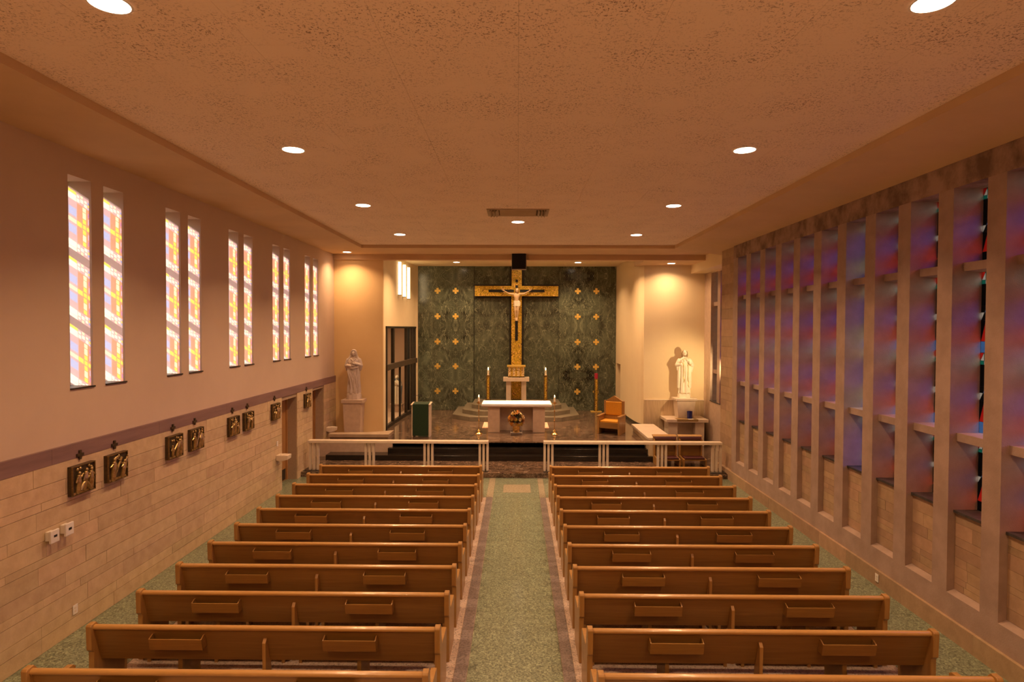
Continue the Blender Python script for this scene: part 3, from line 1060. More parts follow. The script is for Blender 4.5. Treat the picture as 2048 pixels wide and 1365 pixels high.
build('stone_face', m, PINKM, wcs)
build('slate_sill', MB().box(-0.02, 0.45, 0.3, 3.28, SILL - 0.03, SILL), SLATE, wcs)
for yy in (0.1, 1.17, 2.30):
    build('fin', MB().box(0, 0.48, yy, yy + 0.28, SILL, ZH), CONCRETE, wcs)
for za, zb in (T1, T2):
    build('transom', MB().box(0.1, 0.42, 0.38, 3.28, za, zb), CONCRETE, wcs)
def roundel_glass():
    mb = MB()
    ks = ['black', 'white']
    for za, zb in ((SILL, T2[0]), (T2[1], T1[0]), (T1[1], ZH)):
        nz = int((zb - za) / .022)
        hz = (zb - za) / nz
        for i in range(nz):
            zz = za + hz * (i + .5)
            ph = ((zz - za + .25) % .5) - .25
            for e in range(9):
                x0, x1 = (.018 * e, .018 * (e + 1)) if e < 8 else (.144, .62)
                rr = math.hypot((x0 + x1) / 2 - .075, ph)
                on = e < 8 and (.03 < rr < .075 and abs(ph) > .012 and abs((x0 + x1) / 2 - .075) > .008 or abs(abs(ph) - .16) < .02 and rr < .175)
                mb.poly([(0, -x0, za + hz * i), (0, -x1, za + hz * i), (0, -x1, za + hz * (i + 1)), (0, -x0, za + hz * (i + 1))], 1 if on else 0)
    return mb.mesh('stained_glass', [GL[k] for k in ks])
G_ROUND = roundel_glass()
for yf in (3.28, 2.30, 1.17):
    wn += 1
    w = thing('window_%d' % wn, 'chapel side window strip of coloured glass, %s from the chapel dado' % {3.28: 'first', 2.30: 'second', 1.17: 'third'}[yf], 'window', (CX + 0.40, 18 + yf, 0), kind='structure')
    o = add('stained_glass', G_ROUND if yf > 3 else G_JOIN, w)
    o.scale = (1, 0.72 / 0.62 if yf > 3 else (2.30 - 1.45) / 0.62 if yf > 2 else 0.79 / 0.62, 1)

# room behind glass doors, rear wall
sr_ = thing('wall_side_room', 'tan plaster walls of the room behind the glass doors', 'wall', (-6, 24, FC), kind='structure')
m = MB().box(-7.4, -7.2, 20.6, 28.2, FC - 0.05, 4.9).box(-7.4, -4.6, 28.0, 28.2, FC - 0.05, 4.9).box(-7.4, -4.72, 20.64, 28.2, 4.7, 4.9).box(-4.95, -4.8, 26.68, 28.0, FC - 0.05, 4.9).box(-7.4, -4.95, 20.66, 20.7, FC - 0.05, 4.8)
build('plaster', lp(m, -6, 24, FC), PLASTER, sr_)
wrear = build('wall_rear', bx(-6.8, 7.2, YR - 0.2, YR, -0.1, 7.2), PLASTER)
tag(wrear, 'plain plaster wall behind the gallery', 'wall', kind='structure')
lofto = thing('choir_loft', 'unseen choir loft, added floor and front parapet at the rear of the nave', 'loft', (0, 0, 2.74), kind='structure')  # loft outside the view, pale floor added to bounce light onto the ceiling
build('loft_floor', MB().box(-6.2, 6.0, YR, 0.95, -.3, 0), WHITEM, lofto)
build('parapet', MB().box(-6.2, 6.0, .8, .95, 0, .72), PLASTER, lofto)
build('coping', MB().box(-6.2, 6.0, .76, .98, .72, .78), OAK_END, lofto)
# outer roof that keeps daylight out
rf = build('roof', bx(-7.6, 7.6, YR - 0.2, 28.4, 7.33, 7.5), MORTAR)
tag(rf, 'flat roof slab above the chapel ceiling', 'roof', kind='structure')
gr = build('ground', bx(-12, 12, -6, 32, -0.6, -0.31), MORTAR)  # unseen slab added to block sky light from below
tag(gr, 'unseen slab added under the building against light from below', 'ground', kind='structure')
# closed box added behind the narrow doorway to keep daylight out
m = MB().box(4.66, 5.9, 25.2, 25.3, FC - 0.05, 3.3).box(4.66, 5.9, 26.9, 27.0, FC - 0.05, 3.3).box(5.8, 5.9, 25.2, 27.0, FC - 0.05, 3.3).box(4.66, 5.9, 25.2, 27.0, 3.2, 3.3).box(4.5, 5.9, 25.2, 27.0, FC - 0.06, FC)
build('daylight_stop_box', m, PLASTER, wcr)

# ------------------------------------------------------------------ pews
def make_pew(L, label, group):
    t = thing('wooden_pew', label, 'pew', (0, 0, 0), 0, group)
    h = L / 2
    def B(n, mb, m_, par=t, bev=0.004, sm=None):
        me_ = build(n, mb, m_, par, sm, bev)
        fixn(me_.data)
        return me_
    # back panel leaning towards the rear
    B('back_panel', MB().prism([(0.055, 0.44), (0.08, 0.45), (-0.035, 0.86), (-0.06, 0.855)], -h + 0.06, h - 0.06, 'x'), OAK)
    # rounded rail
    pr = [(-0.048 + 0.036 * math.cos(a), 0.862 + 0.03 * math.sin(a)) for a in [2 * PI * k / 12 for k in range(12)]]
    B('top_rail', MB().prism(pr, -h + 0.05, h - 0.05, 'x'), OAK_RAIL, bev=0, sm=50)
    # ends
    prof = [(-0.07, 0), (-0.07, 0.585), (-0.105, 0.62), (-0.115, 0.89), (-0.10, 0.91), (-0.025, 0.915), (0.015, 0.87), (0.06, 0.69), (0.10, 0.63), (0.50, 0.62), (0.54, 0.59), (0.50, 0.0)]
    for s in (-1, 1):
        B('end_panel', MB().prism(prof, s * h, s * (h - 0.062), 'x'), OAK_END, bev=0.006)
    B('seat', MB().prism([(0.095, 0.445), (0.53, 0.465), (0.53, 0.495), (0.09, 0.472)], -h + 0.06, h - 0.06, 'x'), OAK)
    B('centre_brace', MB().prism([(-0.02, 0.735), (-0.035, 0.745), (-0.075, 0.70), (-0.06, 0.0), (0.12, 0.0), (0.08, 0.44)], -0.02, 0.02, 'x'), OAK_END, bev=0.003)
    for f in (-0.26, 0.26):
        B('seat_support', MB().prism([(0.06, 0), (0.48, 0), (0.50, 0.462), (0.085, 0.444)], f * L - 0.025, f * L + 0.025, 'x'), OAK)
    # book racks
    for f in (-0.245, 0.245):
        x0, x1 = f * L - 0.30, f * L + 0.30
        def yb(zz):
            return 0.075 - (zz - 0.36) * 0.27
        r = MB()
        r.prism([(yb(.635) - 0.095, .632), (yb(.635), .632), (yb(.645), .645), (yb(.635) - 0.095, .645)], x0, x1, 'x')
        r.prism([(yb(.635) - 0.105, .632), (yb(.635) - 0.092, .632), (yb(.635) - 0.118, .765), (yb(.635) - 0.131, .765)], x0, x1, 'x')
        for q in (x0, x1 - 0.012):
            r.prism([(yb(.635) - 0.10, .634), (yb(.635), .634), (yb(.79), .79), (yb(.79) - 0.03, .79), (yb(.635) - 0.128, .766)], q, q + 0.012, 'x')
        B('book_rack', r, OAK, bev=0)
    # kneelers
    for s in (-1, 1):
        x0, x1 = (0.06, h - 0.12) if s > 0 else (-h + 0.12, -0.06)
        k = B('kneeler', MB().box(x0, x1, -0.17, 0.01, 0.235, 0.26).box(x0, x1, -0.18, -0.165, 0.22, 0.275), OAK_END, bev=0)
        B('kneeler_pad', MB().box(x0 + 0.01, x1 - 0.01, -0.16, 0.015, 0.261, 0.305), VINYL, k, bev=0.012)
        B('kneeler_leg', MB().box((x0 + x1) / 2 - 0.02, (x0 + x1) / 2 + 0.02, -0.12, 0.02, 0.0, 0.234), OAK_END, k, bev=0)
        B('kneeler_leg', MB().box(x0 + 0.03, x0 + 0.07, -0.12, 0.02, 0.0, 0.234), OAK_END, k, bev=0)
        B('kneeler_leg', MB().box(x1 - 0.07, x1 - 0.03, -0.12, 0.02, 0.0, 0.234), OAK_END, k, bev=0)
    return t
ROW0, RSP = 14.70, 0.886
for side, (xa, xb), where in (('l', (-4.87, -0.86), 'in the block beside the relief plaques'), ('r', (0.80, 4.72), 'in the block beside the concrete window fins')):
    grp = 'pews ' + where
    proto = make_pew(xb - xa, '', grp)
    for k in range(11):
        p = proto if k == 0 else copy_tree(proto)
        p.location = ((xa + xb) / 2, ROW0 - RSP * k + 0.05, 0)
        p['label'] = 'oak pew, %s back from the communion rail, %s' % (ORD[k], where)

# ------------------------------------------------------------------ communion rails
def comm_rail(x0, x1, label):
    t = thing('communion_rail', label, 'railing', ((x0 + x1) / 2, 17.32, 0), 0, 'communion rails')
    L = x1 - x0
    h = L / 2
    build('top_rail', MB().box(-h, h, -0.11, 0.11, 0.945, 1.02), WHITEM, t, bevel=0.008)
    build('kerb', MB().box(-h - 0.12 if x0 < 0 else -h, h if x0 < 0 else h + 0.12, -0.17, 0.17, 0.0, 0.155), BLACKM, t, bevel=0.006)
    for c in (-h + 0.15, -h / 3 + 0.03, h / 3 + 0.0, h - 0.14):
        for d in (-0.112, 0, 0.112):
            build('baluster', MB().box(c + d - 0.032, c + d + 0.032, -0.045, 0.045, 0.155, 0.946), WHITEM, t, bevel=0.004)
    return t
comm_rail(-6.05, -0.83, 'white marble communion rail on the statue niche side of the aisle')
comm_rail(0.76, 5.90, 'white marble communion rail on the chapel side of the aisle')

# ------------------------------------------------------------------ niche parapet and right bench block
def poly_slab(pts, z0, z1, name, m_, parent=None, bevel=0):
    me = MB().prism(pts, z0, z1, 'z').mesh(name, m_)
    fixn(me)
    o = add(name, me, parent)
    if bevel:
        b = o.modifiers.new('b', 'BEVEL'); b.width = bevel; b.segments = 2; b.limit_method = 'ANGLE'
    return o
np_ = thing('niche_parapet', 'low stone parapet with marble coping before the niche statue', 'parapet', (0, 0, 0), kind='structure')
poly_slab([(-6.0, 19.10), (-4.13, 19.10), (-4.13, 19.78), (-4.5, 19.55), (-4.9, 19.40), (-6.0, 19.36)], 0.304, 0.78, 'stone_face', PARAM, np_)
poly_slab([(-6.03, 19.04), (-4.10, 19.04), (-4.10, 19.85), (-4.5, 19.60), (-4.9, 19.44), (-6.03, 19.40)], 0.78, 0.88, 'coping', PARAM, np_, 0.006)
bb_ = thing('bench_block', 'low pale marble wall block between chancel steps and chapel', 'wall block', (4.47, 19.8, PF), kind='structure')
build('stone_face', lp(bx(4.13, 4.82, 18.73, 21.4, PF, 0.80), 4.47, 19.8, PF), TRAV, bb_)
build('coping', lp(bx(4.08, 4.87, 18.68, 21.4, 0.80, 0.88), 4.47, 19.8, PF), WHITEM, bb_, bevel=0.006)

# ------------------------------------------------------------------ figures
def robe(mb, prof, nseg=72, folds=None, lean=0.0, cx=0, cy=0):
    """prof: list of (z, rx, ry, ox, oy)"""
    n = len(mb.v)
    for (z, rx, ry, ox, oy) in prof:
        for i in range(nseg):
            a = 2 * PI * i / nseg
            k = 1.0
            if folds:
                k += folds(a, z)
            mb.v.append((cx + ox + rx * k * math.cos(a), cy + oy + ry * k * math.sin(a), z))
    for r in range(len(prof) - 1):
        for i in range(nseg):
            j = (i + 1) % nseg
            mb.f.append((n + r * nseg + i, n + r * nseg + j, n + (r + 1) * nseg + j, n + (r + 1) * nseg + i))
            mb.mi.append(0)
    mb.f.append(tuple(n + i for i in reversed(range(nseg))))
    m_ = n + (len(prof) - 1) * nseg
    mb.f.append(tuple(m_ + i for i in range(nseg)))
    mb.mi += [0, 0]

def face(mb, c, s=1.0, pitch=0.0):
    """head with face looking to -Y"""
    x, y, z = c
    mb.ell((x, y, z), (0.068 * s, 0.082 * s, 0.105 * s), su=20, sv=14)
    mb.ell((x, y - 0.035 * s, z - 0.06 * s), (0.045 * s, 0.05 * s, 0.05 * s))
    mb.cap((x, y - 0.080 * s, z + 0.015 * s), (x, y - 0.098 * s, z - 0.022 * s), 0.010 * s, 0.015 * s, 8)
    for q in (-1, 1):
        mb.cap((x + q * 0.018 * s, y - 0.078 * s, z + 0.026 * s), (x + q * 0.045 * s, y - 0.066 * s, z + 0.024 * s), 0.010 * s, 0.008 * s, 8)
        mb.ell((x + q * 0.069 * s, y + 0.0, z - 0.005 * s), (0.012 * s, 0.02 * s, 0.03 * s))
    mb.cap((x - 0.02 * s, y - 0.078 * s, z - 0.05 * s), (x + 0.02 * s, y - 0.078 * s, z - 0.05 * s), 0.008 * s, 0.008 * s, 8)

def hand(mb, wrist, d, side, up, s=1.0, curl=0.35):
    """palm and five fingers; d direction of fingers, side towards the thumb, up = back of hand"""
    d, side, up = Vector(d).normalized(), Vector(side).normalized(), Vector(up).normalized()
    w = Vector(wrist)
    rot = Matrix((side, d, up)).transposed()
    mb.ell(w + d * 0.045 * s, (0.04 * s, 0.052 * s, 0.018 * s), rot)
    for k, (o, l) in enumerate(((0.028, 0.075), (0.010, 0.085), (-0.009, 0.078), (-0.027, 0.060))):
        b0 = w + d * 0.082 * s + side * o * s
        b1 = b0 + (d * (1 - curl) - up * curl).normalized() * l * 0.5 * s
        b2 = b1 + (d * (1 - 1.8 * curl) - up * curl * 1.8).normalized() * l * 0.5 * s
        mb.tube([b0, b1, b2], [0.0095 * s, 0.009 * s, 0.007 * s], 6)
    t0 = w + d * 0.02 * s + side * 0.03 * s
    t1 = t0 + (d * 0.6 + side * 0.7 - up * 0.2).normalized() * 0.038 * s
    t2 = t1 + (d * 0.9 + side * 0.2 - up * 0.3).normalized() * 0.032 * s
    mb.tube([t0, t1, t2], [0.012 * s, 0.0105 * s, 0.008 * s], 6)

def join_extra(me, extra):
    bm = bmesh.new()
    bm.from_mesh(me)
    tmp = extra.mesh('x', me.materials[0])
    fixn(tmp)
    bm.from_mesh(tmp)
    bm.to_mesh(me)
    bm.free()
    bpy.data.meshes.remove(tmp)
    me.polygons.foreach_set('use_smooth', [True] * len(me.polygons))

# --- marble woman in the niche
def folds_w(a, z):
    f = 0.10 * math.sin(9 * a + 2.4 * z) + 0.055 * math.sin(16 * a - 4 * z + 1) + 0.05 * math.sin(5 * a + 7.5 * z)
    return f * max(0.15, min(1, (1.25 - z) / 0.5))
fig = MB()
robe(fig, [(0.0, .20, .19, 0, 0), (.05, .215, .20, 0, 0), (.25, .20, .175, 0, 0), (.5, .195, .165, .005, 0), (.72, .20, .16, .01, 0), (.86, .20, .155, .01, -.01),
           (1.0, .205, .15, .005, -.01), (1.12, .215, .145, 0, -.005), (1.2, .20, .13, 0, 0), (1.26, .14, .10, 0, 0), (1.31, .06, .06, 0, -.005), (1.36, .05, .05, 0, -.01)], folds=folds_w)
# diagonal mantle folds
for k in range(5):
    fig.tube([(-0.17 + .05 * k, -0.13 + abs(k - 2) * .015, .88), (-0.08 + .045 * k, -0.175, .62), (0.02 + .04 * k, -0.165, .35), (0.07 + .03 * k, -0.16, .08)], [.012, .016, .014, .010], 8)
fig.tube([(-.2, -.05, .9), (-.12, -.15, .93), (0, -.185, .9), (.12, -.16, .93), (.2, -.06, .98)], [.03, .028, .026, .03, .03], 10)
for s in (-1, 1):
    fig.cap((s * .185, .0, 1.2), (s * .235, -.02, 1.0), .075, .075)
    fig.cap((s * .235, -.02, 1.0), (s * .09, -.17, 1.03 + .04 * s), .075, .05)
    fig.cap((s * .235, -.02, 1.0), (s * .225, -.02, .86), .07, .045)
face(fig, (0.0, -.045, 1.435), .95)
fig.cap((0, 0, 1.3), (0, -.02, 1.4), .055, .05)
# veil: hood with a rim round the face, falling over the shoulders
fig.ell((0.0, .03, 1.465), (.105, .105, .125), su=20, sv=12)
rim = []
for q in range(13):
    an = PI * (q / 12) * 1.24 - PI * .12
    rim.append((.083 * math.cos(an), -.062 - .012 * math.sin(an), 1.445 + .112 * math.sin(an)))
fig.tube(rim, .020, 8)
for s in (-1, 1):
    fig.tube([(s * .088, -.03, 1.44), (s * .095, -.025, 1.36), (s * .12, -.02, 1.28), (s * .17, -.02, 1.20), (s * .2, -.02, 1.1)], [.035, .042, .055, .065, .06], 10)
fig.tube([(0, .06, 1.46), (0, .1, 1.35), (0, .1, 1.15), (0, .12, .8), (0, .1, .4)], [.09, .12, .14, .12, .08], 12)
for k, (xa, xb) in enumerate(((-.19, -.10), (-.15, -.02), (.0, .10))):
    fig.tube([(xa, -.13, .90), (xa * .8 + xb * .2, -.16, .75), (xb, -.175, .50), (xb + .02, -.165, .22)], [.012, .02, .022, .012], 8)
for k in range(3):
    fig.tube([(-.10 + .02 * k, -.10 - .012 * k, 1.24), (0, -.135 - .012 * k, 1.20 - .035 * k), (.10 - .02 * k, -.10 - .012 * k, 1.24)], .011, 8)
body_me = remesh(fig, 0.0085, STATUE, 'statue_body', 2)
ex = MB()
hand(ex, (.075, -.185, 1.07), (-1, -.1, .25), (0, .1, 1), (0, -1, 0), 1.0, .15)
hand(ex, (-.075, -.18, 1.0), (1, -.1, .15), (0, .1, 1), (0, -1, 0), 1.0, .15)
join_extra(body_me, ex)
ZP = 1.905
st = thing('marble_statue', 'pinkish marble statue of a veiled woman, hands folded, in the niche', 'statue', (-5.45, 19.92, ZP), R(6))
sb_ = add('body', body_me, st, (0, 0, .185))
sb_.scale = (0.98, 0.98, 0.93)
rk = MB()
robe(rk, [(0, .235, .2, 0, 0), (.13, .24, .205, 0, 0), (.19, .225, .19, 0, 0), (.225, .17, .15, 0, 0)], 24, lambda a, z: .06 * math.sin(5 * a + 9 * z) + .04 * math.sin(11 * a))
build('rocky_base', rk, STATUE, st, smooth=30)
ped = thing('statue_pedestal', 'tall tapered stone pedestal carrying the veiled marble statue', 'pedestal', (-5.45, 19.92, FC - 0.02))
build('shaft', MB().frustum(0, 0, 0, 1.18, .25, .22, .30, .25), PINKM, ped)
build('cap', MB().box(-.355, .355, -.28, .28, 1.18, 1.295), PINKM, ped, bevel=.008)

# --- white painted robed man in the chapel
def folds_m(a, z):
    f = 0.10 * math.sin(8 * a + .6 * z) + 0.06 * math.sin(13 * a + 1.3) + .03 * math.sin(21 * a + z)
    return f * max(0.12, min(1, (1.2 - z) / 0.5))
fig = MB()
robe(fig, [(0.0, .205, .18, 0, 0), (.05, .20, .18, 0, 0), (.3, .185, .16, 0, 0), (.6, .175, .15, 0, 0), (.85, .17, .14, 0, 0), (1.02, .185, .14, 0, -.005),
           (1.15, .20, .135, 0, 0), (1.23, .19, .12, 0, 0), (1.28, .12, .09, 0, 0), (1.33, .055, .055, 0, -.005), (1.38, .05, .05, 0, -.01)], folds=folds_m)
for s in (-1, 1):
    fig.cap((s * .19, .0, 1.2), (s * .27, -.03, 1.03), .068, .07)
fig.cap((-.27, -.03, 1.03), (-.14, -.2, 1.06), .07, .05)
fig.cap((.27, -.03, 1.03), (.15, -.19, 1.12), .07, .05)
fig.cap((-.26, -.03, 1.03), (-.25, -.02, .85), .06, .03)
fig.cap((.27, -.02, 1.03), (.25, -.02, .8), .065, .03)
fig.tube([(-.19, -.03, 1.0), (-.2, -.05, .6), (-.21, -.03, .2)], [.05, .06, .05], 10)
fig.tube([(.19, -.03, 1.0), (.19, -.06, .6), (.2, -.05, .2)], [.05, .05, .04], 10)
face(fig, (0, -.03, 1.46), 1.05)
fig.cap((0, 0, 1.3), (0, -.02, 1.42), .05, .048)
mb_me = remesh(fig, 0.0085, STATUE_W, 'statue_body', 2)
ex = MB()
hand(ex, (-.13, -.22, 1.075), (.55, -.4, .6), (.5, 0, .6), (-.3, -.9, .2), 1.0, .1)
hand(ex, (.14, -.21, 1.13), (-.6, -.3, .75), (-.4, 0, .7), (.3, -.9, .2), 1.0, .1)
join_extra(mb_me, ex)
SZB = 1.80
st2 = thing('painted_statue', 'white robed statue with gilt trim on the chapel pedestal', 'statue', (6.01, 21.62, SZB), R(-4))
b2 = add('body', mb_me, st2, (0, 0, .15))
rk = MB()
robe(rk, [(0, .225, .19, 0, 0), (.12, .22, .185, 0, 0), (.17, .205, .17, 0, 0), (.20, .15, .13, 0, 0)], 24, lambda a, z: .05 * math.sin(5 * a + 9 * z) + .04 * math.sin(9 * a))
build('base', rk, STATUE_W, st2, smooth=30)
hm = MB()
hm.ell((0, .012, 1.475), (.083, .088, .10), su=16, sv=10)
for s in (-1, 1):
    hm.tube([(s * .06, -.03, 1.53), (s * .083, -.02, 1.45), (s * .085, .0, 1.36), (s * .07, .02, 1.29)], [.028, .03, .034, .02], 8)
hm.ell((0, -.088, 1.372), (.036, .028, .045))
hr = add('hair', remesh(hm, 0.008, HAIRM, 'hair', 1), st2, (0, 0, .15))
g1 = MB()
MPROF = [(0.0, .205, .18), (.3, .185, .16), (.6, .175, .15), (.85, .17, .14), (1.02, .185, .145), (1.15, .20, .135), (1.23, .19, .12), (1.28, .12, .09)]
def on_robe(x, z):
    for (z0, a0, b0), (z1, a1, b1) in zip(MPROF, MPROF[1:]):
        if z0 <= z <= z1:
            t_ = (z - z0) / (z1 - z0)
            rx, ry = a0 + (a1 - a0) * t_, b0 + (b1 - b0) * t_
            return (x, -ry * 1.06 * math.sqrt(max(.05, 1 - (x / rx) ** 2)), z)
    return (x, -.1, z)
def trim_path(pts, n=8):
    out = []
    for (x0, z0), (x1, z1) in zip(pts, pts[1:]):
        for q in range(n):
            out.append(on_robe(x0 + (x1 - x0) * q / n, z0 + (z1 - z0) * q / n))
    return out
g1.tube(trim_path([(-.05, 1.22), (-.06, 1.0), (-.05, .8), (-.065, .62), (-.03, .5), (-.05, .40)]), .009, 6)
g1.tube(trim_path([(.09, 1.05), (.11, .9), (.10, .7), (.10, .5), (.13, .42), (.11, .32), (.15, .22)]), .009, 6)
g1.tube(trim_path([(-.10, 1.235), (-.04, 1.26), (.04, 1.26), (.10, 1.235)]), .008, 6)
g1.tube(trim_path([(-.18, .04), (-.09, .03), (0, .035), (.09, .03), (.18, .04)]), .008, 6)
for s in (-1, 1):
    g1.tube([(s * .145 + .05 * math.cos(q * PI / 5), -.20, 1.085 + .05 * math.sin(q * PI / 5)) for q in range(11)], .007, 6)
build('gilt_trim', g1, GILT, st2, smooth=60, loc=(0, 0, .15))
ped2 = thing('chapel_pedestal', 'square pale marble pedestal under the white robed statue', 'pedestal', (6.01, 21.62, 1.10))
build('shaft', MB().frustum(0, 0, 0, .62, .27, .25, .33, .28), WHITEM, ped2)
build('cap', MB().box(-.38, .38, -.31, .31, .62, .70), WHITEM, ped2, bevel=.006)

# --- small statue seen through the glass doors
fig = MB()
robe(fig, [(0.0, .17, .16, 0, 0), (.3, .16, .14, 0, 0), (.6, .15, .13, 0, 0), (.8, .16, .12, 0, 0), (.92, .15, .11, 0, 0), (1.0, .08, .07, 0, 0), (1.04, .045, .045, 0, 0), (1.08, .04, .04, 0, 0)], 30, folds_m)
face(fig, (0, -.02, 1.14), .85)
fig.ell((0, .015, 1.165), (.078, .08, .09))
for s in (-1, 1):
    fig.cap((s * .14, 0, .93), (s * .18, -.03, .8), .055, .05)
    fig.cap((s * .18, -.03, .8), (s * .05, -.15, .86), .05, .03)
sm_me = remesh(fig, .010, STATUE_W, 'statue_body', 2)
ex = MB()
hand(ex, (.05, -.16, .86), (-.3, -.2, .9), (-.8, 0, .2), (.3, -.9, 0), .8, .1)
hand(ex, (-.05, -.16, .86), (.3, -.2, .9), (.8, 0, .2), (-.3, -.9, 0), .8, .1)
join_extra(sm_me, ex)
st3 = thing('small_statue', 'small statue in white and blue behind the glass doors', 'statue', (-5.30, 26.3, .95), R(-10))
add('body', sm_me, st3)
mt = MB()
for s in (-1, 1):
    mt.tube([(s * .07, .03, 1.1), (s * .14, .02, .95), (s * .19, .0, .75), (s * .17, -.02, .4), (s * .17, 0, .02)], [.04, .06, .07, .06, .05], 10)
add('mantle', remesh(mt, .012, BLUEROBE, 'mantle', 2), st3)
pl = thing('low_plinth', 'low plinth under the small blue and white statue', 'plinth', (-5.30, 26.3, FC - .02))
build('block', MB().box(-.25, .25, -.22, .22, 0, .30).box(-.28, .28, -.25, .25, .30, .339), PINKM, pl, bevel=.005)

# ------------------------------------------------------------------ cross and corpus
cr = thing('gold_mosaic_cross', 'tall gold mosaic cross with dark inlay on the green wall', 'cross', (0.0, YG, FC))
CXX = -0.045
CY0, CY1 = -0.20, -0.03
hw = .225
zc0, zc1 = 5.69 - FC, 6.14 - FC
def cbox(n, x0, x1, z0, z1, y0=CY0, y1=CY1, m_=MOSAIC, bev=.004):
    return build(n, MB().box(x0 + CXX, x1 + CXX, y0, y1, z0, z1), m_, cr, bevel=bev)
cbox('upright', -hw, hw, 0.52, ZCH - FC - 0.01)
cbox('cross_arm', -1.84, -hw, zc0, zc1)
cbox('cross_arm', hw, 1.83, zc0, zc1)
cbox('dark_inlay', -1.23, -.12, zc0 + .17, zc0 + .29, CY0 - .006, CY0 + .01, BLACK, 0)
cbox('dark_inlay', .14, 1.22, zc0 + .17, zc0 + .29, CY0 - .006, CY0 + .01, BLACK, 0)
cbox('dark_inlay', -.065, .06, 3.73 - FC, 4.62 - FC, CY0 - .006, CY0 + .01, BLACK, 0)
cbox('dark_inlay', -.055, .055, 6.30 - FC, 6.42 - FC, CY0 - .006, CY0 + .01, BLACK, 0)
cbox('dark_inlay', -.055, .055, 6.05 - FC, 6.17 - FC, CY0 - .006, CY0 + .01, BLACK, 0)
cbox('backing_strip', -hw - .09, hw + .09, 0.52, ZCH - FC - .02, -.03, -.001, BLACK, 0)
cbox('backing_strip', -1.9, 1.9, zc0 - .07, zc0 + .52, -.03, -.001, BLACK, 0)

cg = MB()
# crucified figure: origin at feet, front -Y
def T(*p):
    return p
cg.cap(T(0, 0, .83), T(0, .0, 1.02), .095, .105, 14)
cg.ell((0, -.01, 1.08), (.135, .085, .14), su=16, sv=10)
cg.ell((0, 0, .80), (.105, .08, .09), su=16, sv=10)
cg.cap((0, 0, 1.15), (.01, -.03, 1.26), .045, .042)
face(cg, (.015, -.06, 1.315), .92)
for s in (-1, 1):
    cg.cap((s * .12, 0, 1.15), (s * .33, .01, 1.17), .048, .038, 12)
    cg.cap((s * .33, .01, 1.17), (s * .54, .02, 1.29), .036, .024, 12)
    cg.ell((s * .13, 0, 1.15), (.06, .055, .055))
    cg.cap((s * .058, 0, .76), (s * .055, -.07, .44), .073, .048, 12)
    cg.cap((s * .055, -.07, .44), (s * .035, -.01, .12), .046, .030, 12)
    cg.ell((s * .055, -.045, .34), (.042, .045, .10))
    cg.cap((s * .034, -.005, .12), (s * .028, -.05, .0), .032, .024, 10)
cme = remesh(cg, .0075, SKIN, 'corpus_body', 2)
ex = MB()
for s in (-1, 1):
    hand(ex, (s * .545, .015, 1.295), (s * .8, 0, .6), (-s * .5, 0, .8), (0, 1, 0), .95, .25)
join_extra(cme, ex)
zf = 4.62
cp = thing('crucifix_figure', 'carved figure with outstretched arms hanging on the gold cross', 'figure', (CXX, YG - .33, zf))
add('body', cme, cp)
lc = MB()
robe(lc, [(.62, .135, .10, 0, -.01), (.70, .13, .10, 0, 0), (.80, .125, .098, 0, 0), (.87, .118, .092, 0, 0)], 30, lambda a, z: .04 * math.sin(8 * a + 9 * z))
lc.tube([(.11, -.05, .84), (.15, -.05, .76), (.14, -.05, .64)], [.03, .035, .02], 8)
add('loincloth', remesh(lc, .009, STATUE_W, 'loincloth', 1), cp)
hh = MB()
hh.ell((.015, -.035, 1.34), (.072, .075, .085), su=14, sv=10)
for s in (-1, 1):
    hh.tube([(.015 + s * .055, -.07, 1.37), (.015 + s * .068, -.05, 1.30), (.015 + s * .06, -.02, 1.21)], [.02, .024, .016], 8)
hh.ell((.015, -.115, 1.245), (.03, .022, .035))
add('hair', remesh(hh, .008, HAIRM, 'hair', 1), cp)

# ------------------------------------------------------------------ predella steps, tabernacle, altar
pd = thing('altar_steps', 'three grey marble steps with angled corners under the tabernacle stand', 'steps', (0, 25, FC))
hs = (1.14 - FC) / 3
for k, (xl, xr, yf, ch) in enumerate([(-2.62, 2.50, 23.4, .75), (-2.24, 2.15, 23.8, .62), (-1.88, 1.82, 24.2, .5)]):
    pts = [(xl + ch, yf - 25), (xr - ch, yf - 25), (xr, yf + ch - 25), (xr, YG - 25.01), (xl, YG - 25.01), (xl, yf + ch - 25)]
    poly_slab(pts, hs * k, hs * (k + 1), 'step', STEPM, pd, 0.006)
ZT = 1.14
tb = thing('tabernacle_stand', 'pale marble table with two square legs under the gold tabernacle', 'stand', (-.05, 26.05, ZT))
build('slab', MB().box(-.56, .56, -.30, .30, .85, 1.015), WHITEM, tb, bevel=.006)
for s in (-1, 1):
    build('leg', MB().box(s * .33 - .105, s * .33 + .105, -.14, .14, 0, .85), WHITEM, tb, bevel=.005)
tn = thing('tabernacle', 'gold mosaic tabernacle box with vertical enamel panels', 'tabernacle', (-.05, 26.05, ZT + 1.015))
build('body', MB().box(-.34, .34, -.2, .2, .03, .45), MOSAIC, tn, bevel=.005)
build('foot', MB().box(-.36, -.16, -.22, .22, 0, .03).box(.16, .36, -.22, .22, 0, .03).box(-.12, .12, -.24, .2, 0, .03), BRONZE_D, tn)
build('lid', MB().frustum(0, 0, .45, .52, .40, .25, .40, .25), GOLDLEAF, tn, bevel=.005)
for x in (-.29, -.095, .095, .29):
    build('enamel_panel', MB().box(x - .055, x + .055, -.215, -.2, .06, .42), ENAMEL, tn, bevel=.003)

